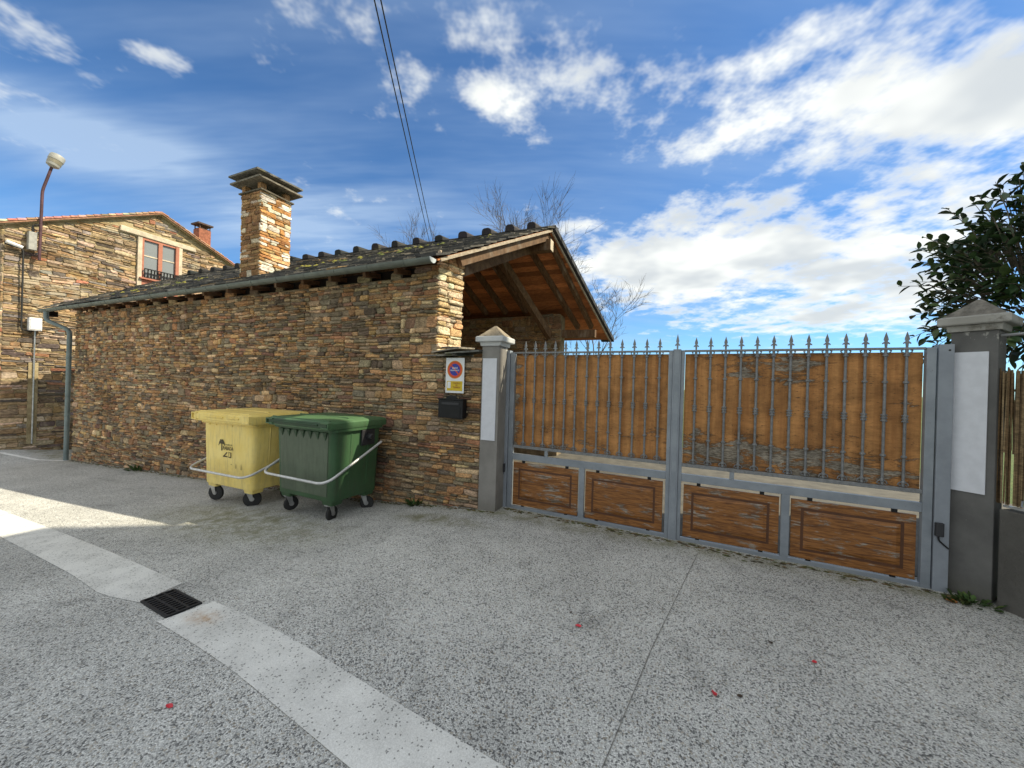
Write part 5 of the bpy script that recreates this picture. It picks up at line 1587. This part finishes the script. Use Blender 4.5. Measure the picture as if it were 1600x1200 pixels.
# ------------------------------------------------------------------ overhead wires and their pole
def wpt(X, Y, Z): return CAM + RGT * X + FWD * Y + UPV * Z
pole = empty('wire_pole', wpt(-4.4, 20, -2.2))
pb = wpt(-4.4, 20, 0)
mb = MB(); mb.lathe((0, 0, 0), [(0.14, 0), (0.10, 8.9)], 10); mb.build('shaft', 'pole_wood', pole)
mb = MB(); mb.box(-0.3, 0.3, -0.04, 0.04, 8.45, 8.55); mb.build('cross_arm', 'pole_wood', pole)
tag(pole, 'wooden pole behind the outbuilding carrying the two overhead wires', 'pole')
for (a, b_, lab) in (((-0.4016, 1.0229), (-0.2396, 0.3982), 'left of the two overhead wires crossing the sky'), ((-0.3843, 1.0234), (-0.2293, 0.3985), 'right of the two overhead wires crossing the sky')):
    pa = Vector((a[0] * 6, 6, a[1] * 6)); pb_ = Vector((b_[0] * 16, 16, b_[1] * 16))
    pts = []
    for k in range(0, 41):
        q = -1.6 + k / 40 * 3.0
        p = pa + (pb_ - pa) * q
        p.z += 0.12 * (q - 0) * (q - 1)
        pts.append(wpt(p.x, p.y, p.z))
    mb = MB(); mb.tube(pts, 0.0125, 6)
    tag(mb.build('overhead_wire', 'cable'), lab, 'wire', 'overhead wires')

# ------------------------------------------------------------------ bare trees behind the roof
def bare_tree(name, loc, h, seed, label, lean=(0, 0), spread=0.55, n0=5):
    rg = random.Random(seed)
    tr = empty(name, loc)
    trunk = MB(); br = MB()
    def grow(mb, p, d, ln, r_, lvl):
        pts = [p]; rs = [r_]; seg = 4
        for i in range(seg):
            d = (d + Vector((rg.uniform(-1, 1), rg.uniform(-1, 1), rg.uniform(-0.3, 0.6))) * 0.13).normalized()
            p = p + d * ln / seg
            pts.append(p); rs.append(r_ * (1 - 0.62 * (i + 1) / seg))
        mb.tube(pts, rs, 6 if lvl < 2 else 4 if lvl < 3 else 3, cap=False)
        if lvl >= 4: return
        nch = (n0, 6, 6, 5)[lvl]
        for c in range(nch):
            k = rg.uniform(0.25, 1.0) if lvl else rg.uniform(0.30, 1.0)
            i = min(seg - 1, int(k * seg)); q = pts[i] + (pts[i + 1] - pts[i]) * (k * seg - i)
            a = rg.uniform(0, 2 * PI); tl = rg.uniform(0.35, 0.9) if lvl else rg.uniform(0.3, 0.75)
            x = d.cross(Vector((0.3, 0.2, 1))).normalized() if abs(d.z) < 0.95 else Vector((1, 0, 0))
            y = d.cross(x)
            nd = (d * math.cos(tl) + (x * math.cos(a) + y * math.sin(a)) * math.sin(tl) + Vector((0, 0, 0.12))).normalized()
            grow(br, q, nd, ln * rg.uniform(0.42, 0.66), max(0.0055, rs[i] * rg.uniform(0.40, 0.6)), lvl + 1)
    grow(trunk, Vector((0, 0, -0.5)), Vector((lean[0], lean[1], 1)).normalized(), h * 0.62, h * 0.014, 0)
    trunk.build('trunk', 'bark', tr); o = br.build('branches', 'bark', tr)
    tag(tr, label, 'tree', 'bare trees behind the outbuilding')
def tpos(xpx, Y):
    u = (xpx - 800) / FPX
    w = wpt(u * Y, Y, 0); return (w.x, w.y, zg(w.x) - 0.1)
bare_tree('bare_tree', tpos(676, 16), 9.3, 3, 'bare tree behind the roof, next to the overhead wires')
bare_tree('bare_tree', tpos(755, 15), 9.2, 8, 'bare tree behind the roof, its tip midway between wires and ridge end', n0=6)
bare_tree('bare_tree', tpos(815, 15.5), 9.2, 15, 'bare tree rising right above the ridge end of the roof', n0=6)
bare_tree('bare_tree', tpos(915, 13), 5.4, 27, 'bare tree whose twigs show right of the porch roof, above the gate', lean=(0.16, 0.05), n0=7)

# low shed far beyond the yard
sh = empty('low_shed', (-1.2, 9.5, 0))
mb = MB(); mb.box(-2.2, 2.6, 0, 3, -0.2, 2.2); mb.build('wall', 'pale_render', sh)
mb = MB(); mb.cur = (0.05, 0.048, 0.046); mb.hexa([(-2.4, -0.3, 2.2), (2.8, -0.3, 2.2), (2.8, 3.2, 2.75), (-2.4, 3.2, 2.75), (-2.4, -0.3, 2.26), (2.8, -0.3, 2.26), (2.8, 3.2, 2.81), (-2.4, 3.2, 2.81)]); mb.build('roof', 'slate', sh)
tag(sh, 'low pale shed with dark roof glimpsed behind the gate spikes below the porch', 'shed')

# ------------------------------------------------------------------ boundary wall at the right, reed fence
W0 = Vector((4.555, -0.085, 0)); WD = Vector((0.533, -0.846, 0)).normalized(); WN = Vector((0.846, 0.533, 0)).normalized()
gw = empty('garden_wall', W0, math.atan2(WD.y, WD.x))
LW = 5.5
mb = MB(); mb.box(0.004, LW, -0.0, 0.18, -0.2, 0.755); mb.build('wall', 'rough_render', gw, bevel=0.008)
# fence frame stands on the wall
tag(gw, 'low rough grey rendered wall at the right edge, under the reed fence', 'wall')
fn_ = empty('reed_fence', W0 + UPV * 0.755, math.atan2(WD.y, WD.x))
mb = MB(); mb.box(0.02, LW, 0.005, 0.03, 0.02, 0.035); mb.build('lower_rail', 'steel', fn_)
mb = MB(); mb.tube([(-0.02, 0.02, 1.335), (LW, 0.02, 1.325)], 0.012, 8); mb.build('top_rail', 'steel', fn_)
for k in range(30):
    x = 0.14 + k * 0.15
    mb = MB(); mb.tube([(x, 0.018, 0.03), (x, 0.018, 1.33)], 0.007, 6); mb.build('rod', 'gate_paint', fn_)
    mb = MB()
    for sx in (-1, 1): mb.tube([(x + sx * 0.005, 0.018, 0.10), (x + sx * 0.028, 0.018, 0.085), (x + sx * 0.030, 0.018, 0.05), (x + sx * 0.012, 0.018, 0.045)], 0.007, 5)
    mb.build('scroll', 'gate_paint', fn_)
rd = MB(); rgr = random.Random(77)
x = -0.12
while x < LW:
    rd.cur = rgr.choice([(0.16, 0.10, 0.05), (0.22, 0.15, 0.08), (0.10, 0.065, 0.035), (0.28, 0.20, 0.11)])
    if rgr.random() > 0.12:
        z0 = 0.04 if rgr.random() < 0.72 else rgr.uniform(0.3, 0.5)
        rd.tube([(x + 0.004, 0.075, 0.03 if rgr.random() < 0.6 else 0.45), (x + rgr.uniform(-.01, .01), 0.075, 1.05 + rgr.uniform(-0.03, 0.03))], 0.006, 4, cap=False)
        rd.tube([(x, 0.045 + rgr.uniform(-.008, .008), z0), (x + rgr.uniform(-.01, .01), 0.045 + rgr.uniform(-.006, .006), 1.06 + rgr.uniform(-0.03, 0.04))], 0.0055, 4, cap=False)
    x += rgr.uniform(0.005, 0.009)
o = rd.build('reeds', 'reed', fn_); o['kind'] = 'stuff'
tag(fn_, 'brown reed screen on a metal frame at the right edge of the picture', 'fence')

# ------------------------------------------------------------------ camellia
cam_t = empty('camellia', (5.50, 1.10, 0))
rgc = random.Random(44)
mb = MB()
mb.tube([(0, 0, 0), (0.02, 0.02, 0.8), (-0.03, 0.0, 1.6), (0.03, 0.02, 2.4), (0.0, 0.0, 3.4)], [0.06, 0.052, 0.042, 0.03, 0.012], 8)
mb.build('trunk', 'camellia_bark', cam_t)
def leafmesh(col, L, w, fold):
    mb = MB(); mb.cur = col
    prof = [(0.0, 0.0), (0.2, 0.62), (0.45, 1.0), (0.72, 0.78), (0.9, 0.35)]
    v = [(0, 0, 0)]; 
    for k, ww in prof[1:]:
        for sgn in (-1, 1): v.append((k * L, sgn * ww * w / 2, abs(ww) * fold - 0.10 * L * k * k))
        v.append((k * L, 0, -0.10 * L * k * k))
    v.append((L, 0, -0.13 * L))
    f = [(0, 1, 3), (0, 3, 2)]
    for i in range(3):
        a = 1 + i * 3; b_ = a + 3
        f += [(a, b_, b_ + 2, a + 2), (a + 2, b_ + 2, b_ + 1, a + 1)]
    f += [(10, 13, 12), (12, 13, 11)]
    mb.add(v, f); return mb
leafcols = [(0.030, 0.064, 0.020), (0.042, 0.084, 0.026), (0.070, 0.110, 0.034), (0.026, 0.050, 0.024)]
leafvars = []
for c in leafcols:
    o = leafmesh(c, 0.110, 0.056, 0.012).build('leaf', 'leaf', None, smooth=True)
    leafvars.append(o)
allleaf = []
twig = MB()
C0 = Vector((-0.10, -0.06, 2.76)); RX = Vector((0.98, 0.98, 1.30))
def add_twig(base, tip, nl, r0=0.008):
    d = tip - base
    mid = base + d * 0.5 + Vector((0, 0, 0.06))
    twig.tube([base, mid, tip], [r0, r0 * 0.6, r0 * 0.25], 4, cap=False)
    for k in range(nl):
        q = 0.42 + 0.58 * (k + rgc.random() * 0.6) / nl
        p = base + d * q + Vector((0, 0, 0.06 * (1 - abs(2 * q - 1))))
        a = k * 2.4 + rgc.random()
        dd = d.normalized()
        x = dd.cross(Vector((0, 0, 1)));  x = x.normalized() if x.length > 0.05 else Vector((1, 0, 0))
        y = dd.cross(x)
        out = (dd * 0.75 + (x * math.cos(a) + y * math.sin(a)) * 0.9 + Vector((0, 0, -0.1))).normalized()
        allleaf.append((p, out, rgc.uniform(0.8, 1.2), rgc.randrange(4), rgc.uniform(-0.7, 0.7)))
for k in range(430):
    a = rgc.uniform(0, 2 * PI); cz_ = rgc.uniform(-0.9, 1.0)
    rr = math.sqrt(max(0, 1 - cz_ * cz_))
    sh_ = rgc.uniform(0.55, 1.02) * (1 - 0.12 * abs(math.sin(a * 3 + cz_ * 4)))
    tip = C0 + Vector((RX.x * rr * math.cos(a), RX.y * rr * math.sin(a), RX.z * cz_)) * sh_
    base = C0 + (tip - C0) * 0.45 + Vector((0, 0, -0.15))
    add_twig(base, tip, rgc.randint(5, 8))
# long shoots reaching out towards the gate
for (dx, dy, z_, n_) in ((-0.98, -0.62, 2.18, 7), (-0.86, -0.5, 2.42, 7), (-0.90, -0.55, 2.02, 6), (-0.80, -0.35, 2.75, 7), (-0.78, -0.30, 3.10, 7), (-0.55, -0.2, 3.55, 7), (-0.62, -0.45, 2.60, 7)):
    tip = Vector((dx, dy, z_)); add_twig(Vector((dx * 0.35, dy * 0.35, z_ - 0.2)), tip, n_, 0.009)
br_o = twig.build('twigs', 'camellia_bark', cam_t)
for k in range(14):
    pass
def leaf_matrix(p, out, sc_, roll_):
    x = out; up = Vector((0, 0, 1)); y = up.cross(x)
    y = y.normalized() if y.length > 0.05 else Vector((0, 1, 0)); z = x.cross(y)
    m3 = Matrix((x, y, z)).transposed() @ Matrix.Rotation(roll_, 3, 'X')
    m4 = m3.to_4x4() @ Matrix.Scale(sc_, 4); m4.translation = p
    return m4
def lkey(e):
    w = Vector((5.50, 1.10, 0)) + e[0]
    pr = project(w)
    if pr is None or not (1380 < pr[0] < 1615 and 0 < pr[1] < 560): return 99 + (w - CAM).length
    return pr[2]
allleaf.sort(key=lkey)
rest = MB()
for i, (p, out, sc_, vi, rl_) in enumerate(allleaf):
    m4 = leaf_matrix(p, out, sc_, rl_)
    if i < 300:
        c = mesh_copy(leafvars[vi], cam_t); c.matrix_local = m4
    else:
        src = leafmesh(leafcols[vi], 0.110, 0.056, 0.012)
        rest.cur = leafcols[vi]
        rest.add([tuple(m4 @ Vector(v)) for v in src.v], src.f)
o = rest.build('foliage', 'leaf', cam_t, smooth=True); o['kind'] = 'stuff'
for o in leafvars: bpy.data.objects.remove(o)
tag(cam_t, 'dark glossy-leaved camellia rising behind the weathered pillar', 'shrub')

# ------------------------------------------------------------------ weeds, petals, litter
def weed(loc, n, h, label, seed, spread=0.12):
    rg = random.Random(seed); mb = MB()
    for k in range(n):
        mb.cur = rg.choice([(0.035, 0.075, 0.018), (0.055, 0.10, 0.025), (0.08, 0.11, 0.03), (0.03, 0.05, 0.015)])
        a = rg.uniform(0, 2 * PI); r0 = rg.uniform(0, spread)
        b0 = Vector((r0 * math.cos(a), r0 * math.sin(a) * 0.5, 0))
        d = Vector((math.cos(a) * rg.uniform(.3, 1), math.sin(a) * rg.uniform(.3, 1) - 0.25, rg.uniform(0.5, 1.4))).normalized()
        L = h * rg.uniform(0.5, 1.1); s_ = d.cross(Vector((0, 0, 1))).normalized() * rg.uniform(0.008, 0.018)
        m_ = b0 + d * L * 0.55; t_ = b0 + d * L + Vector((0, 0, -L * 0.25))
        mb.add([b0 - s_ * .3, b0 + s_ * .3, m_ + s_, t_, m_ - s_], [(0, 1, 2, 3, 4)])
    o = mb.build('weed', 'weed', None, loc=loc); tag(o, label, 'weed', 'weeds at the foot of the walls')
weed((-0.98, -0.06, zg(-0.98) - 0.005), 46, 0.15, 'bushy green weed at the wall foot, right of the green bin', 1)
weed((-8.3, -0.08, zg(-8.3) - 0.01), 40, 0.20, 'dark green weed at the foot of the long stone wall', 2, 0.22)
weed((4.40, -0.10, -0.005), 70, 0.09, 'low green weed at the foot of the shaded weathered pillar', 3, 0.16)
mb = MB(); rg = random.Random(5)
for k in range(1300):
    q = rg.random(); x = -11.5 + q * 11.5 if k >= 420 else G0.x - 0.25 + q * 4.4; y = G0.y - 0.047 * q * 4.4 - 0.05 - abs(rg.gauss(0, 0.05))
    if x < 0.25: y = -0.035 - abs(rg.gauss(0, 0.04))
    mb.cur = rg.choice([(0.10, 0.085, 0.03), (0.06, 0.07, 0.02), (0.13, 0.09, 0.05), (0.05, 0.04, 0.025)])
    r_ = rg.uniform(0.006, 0.022); z_ = zg(x)
    n = 5; a0 = rg.random() * 6
    mb.add([(x + r_ * math.cos(a0 + 2 * PI * i / n) * 1.6, y + r_ * math.sin(a0 + 2 * PI * i / n) * .8, z_ + 0.001) for i in range(n)] + [(x, y, z_ + r_ * 0.45)], [(i, (i + 1) % n, n) for i in range(n)])
o = mb.build('moss_and_litter', 'weed'); tag(o, 'moss and dead litter gathered along the foot of the wall and gate', 'moss', kind='stuff')
def petal(loc, rz, m, sc_, label, cat, grp, name):
    mb = MB(); n = 8
    rim = [(0.030 * math.cos(2 * PI * i / n) * (1.25 if i in (0,) else 1), 0.019 * math.sin(2 * PI * i / n), 0.004 + 0.010 * abs(math.sin(2 * PI * i / n + 0.6))) for i in range(n)]
    mb.add(rim + [(0, 0, 0.002)], [(i, (i + 1) % n, n) for i in range(n)])
    o = mb.build(name, m, None, loc=loc); o.rotation_euler = (0.1, 0.1, rz); o.scale = (sc_ * 0.75,) * 3
    tag(o, label, cat, grp)
for (x, y, rz, sc_, lab) in ((1.70, -1.745, 0.4, 0.9, 'red petal on the road left of the saw-cut joint'), (2.48, -1.97, 1.9, 0.9, 'red petal on the road right of the saw-cut joint'), (3.05, -1.45, 0.9, 0.8, 'pale red petal on the road nearest the weathered pillar'), (0.05, -3.2, 0.2, 0.8, 'red petal at the bottom edge by the pale strip')):
    petal((x, y, zg(x) + 0.002), rz, 'petal', sc_, lab, 'petal', 'fallen red petals', 'fallen_petal')
for (x, y, rz, sc_, lab, m) in ((2.60, -1.93, 0.6, 0.7, 'dark dead leaf beside the right-hand red petal', 'dry_leaf'), (2.85, -1.36, 2.2, 0.8, 'dark dead leaf on the road towards the gate', 'dry_leaf'), (4.27, -0.16, 0.3, 1.7, 'orange-brown dead leaf at the foot of the weathered pillar', 'brown_leaf'), (1.62, -1.62, 1.0, 0.5, 'tiny dark leaf beside the left-hand red petal', 'dry_leaf')):
    petal((x, y, zg(x) + 0.002), rz, m, sc_, lab, 'leaf', 'dead leaves on the road', 'dead_leaf')

# ------------------------------------------------------------------ tall building added out of view on the right to shade the road
nh = empty('added_shade_building', (12.5, -3.0, 0))
mb = MB(); mb.box(-4.0, 4.5, -0.6, 6.96, -0.2, 15.8); nwall = mb.build('wall', 'pale_render', nh)
mb = MB(); mb.box(-4.02, 4.6, -0.7, 6.98, 15.801, 16.2); mb.build('roof', 'brick', nh)
for fl in range(4):
    for k in range(3):
        y = 0.7 + k * 2.4; z = 1.2 + fl * 3.3
        mb = MB(); mb.box(-4.03, -3.98, y - 0.5, y + 0.5, z, z + 1.4); wv = mb.build('window', 'white_box', nh)
        mb = MB(); mb.box(-4.036, -4.031, y - 0.43, y + 0.43, z + 0.07, z + 1.33); mb.build('pane', 'glass', wv)
tag(nh, 'tall cream rendered building added beyond the right edge to shade the road', 'building')

scene.cycles.use_denoising = True
scene.cycles.max_bounces = 6
scene.cycles.diffuse_bounces = 3
scene.cycles.glossy_bounces = 2
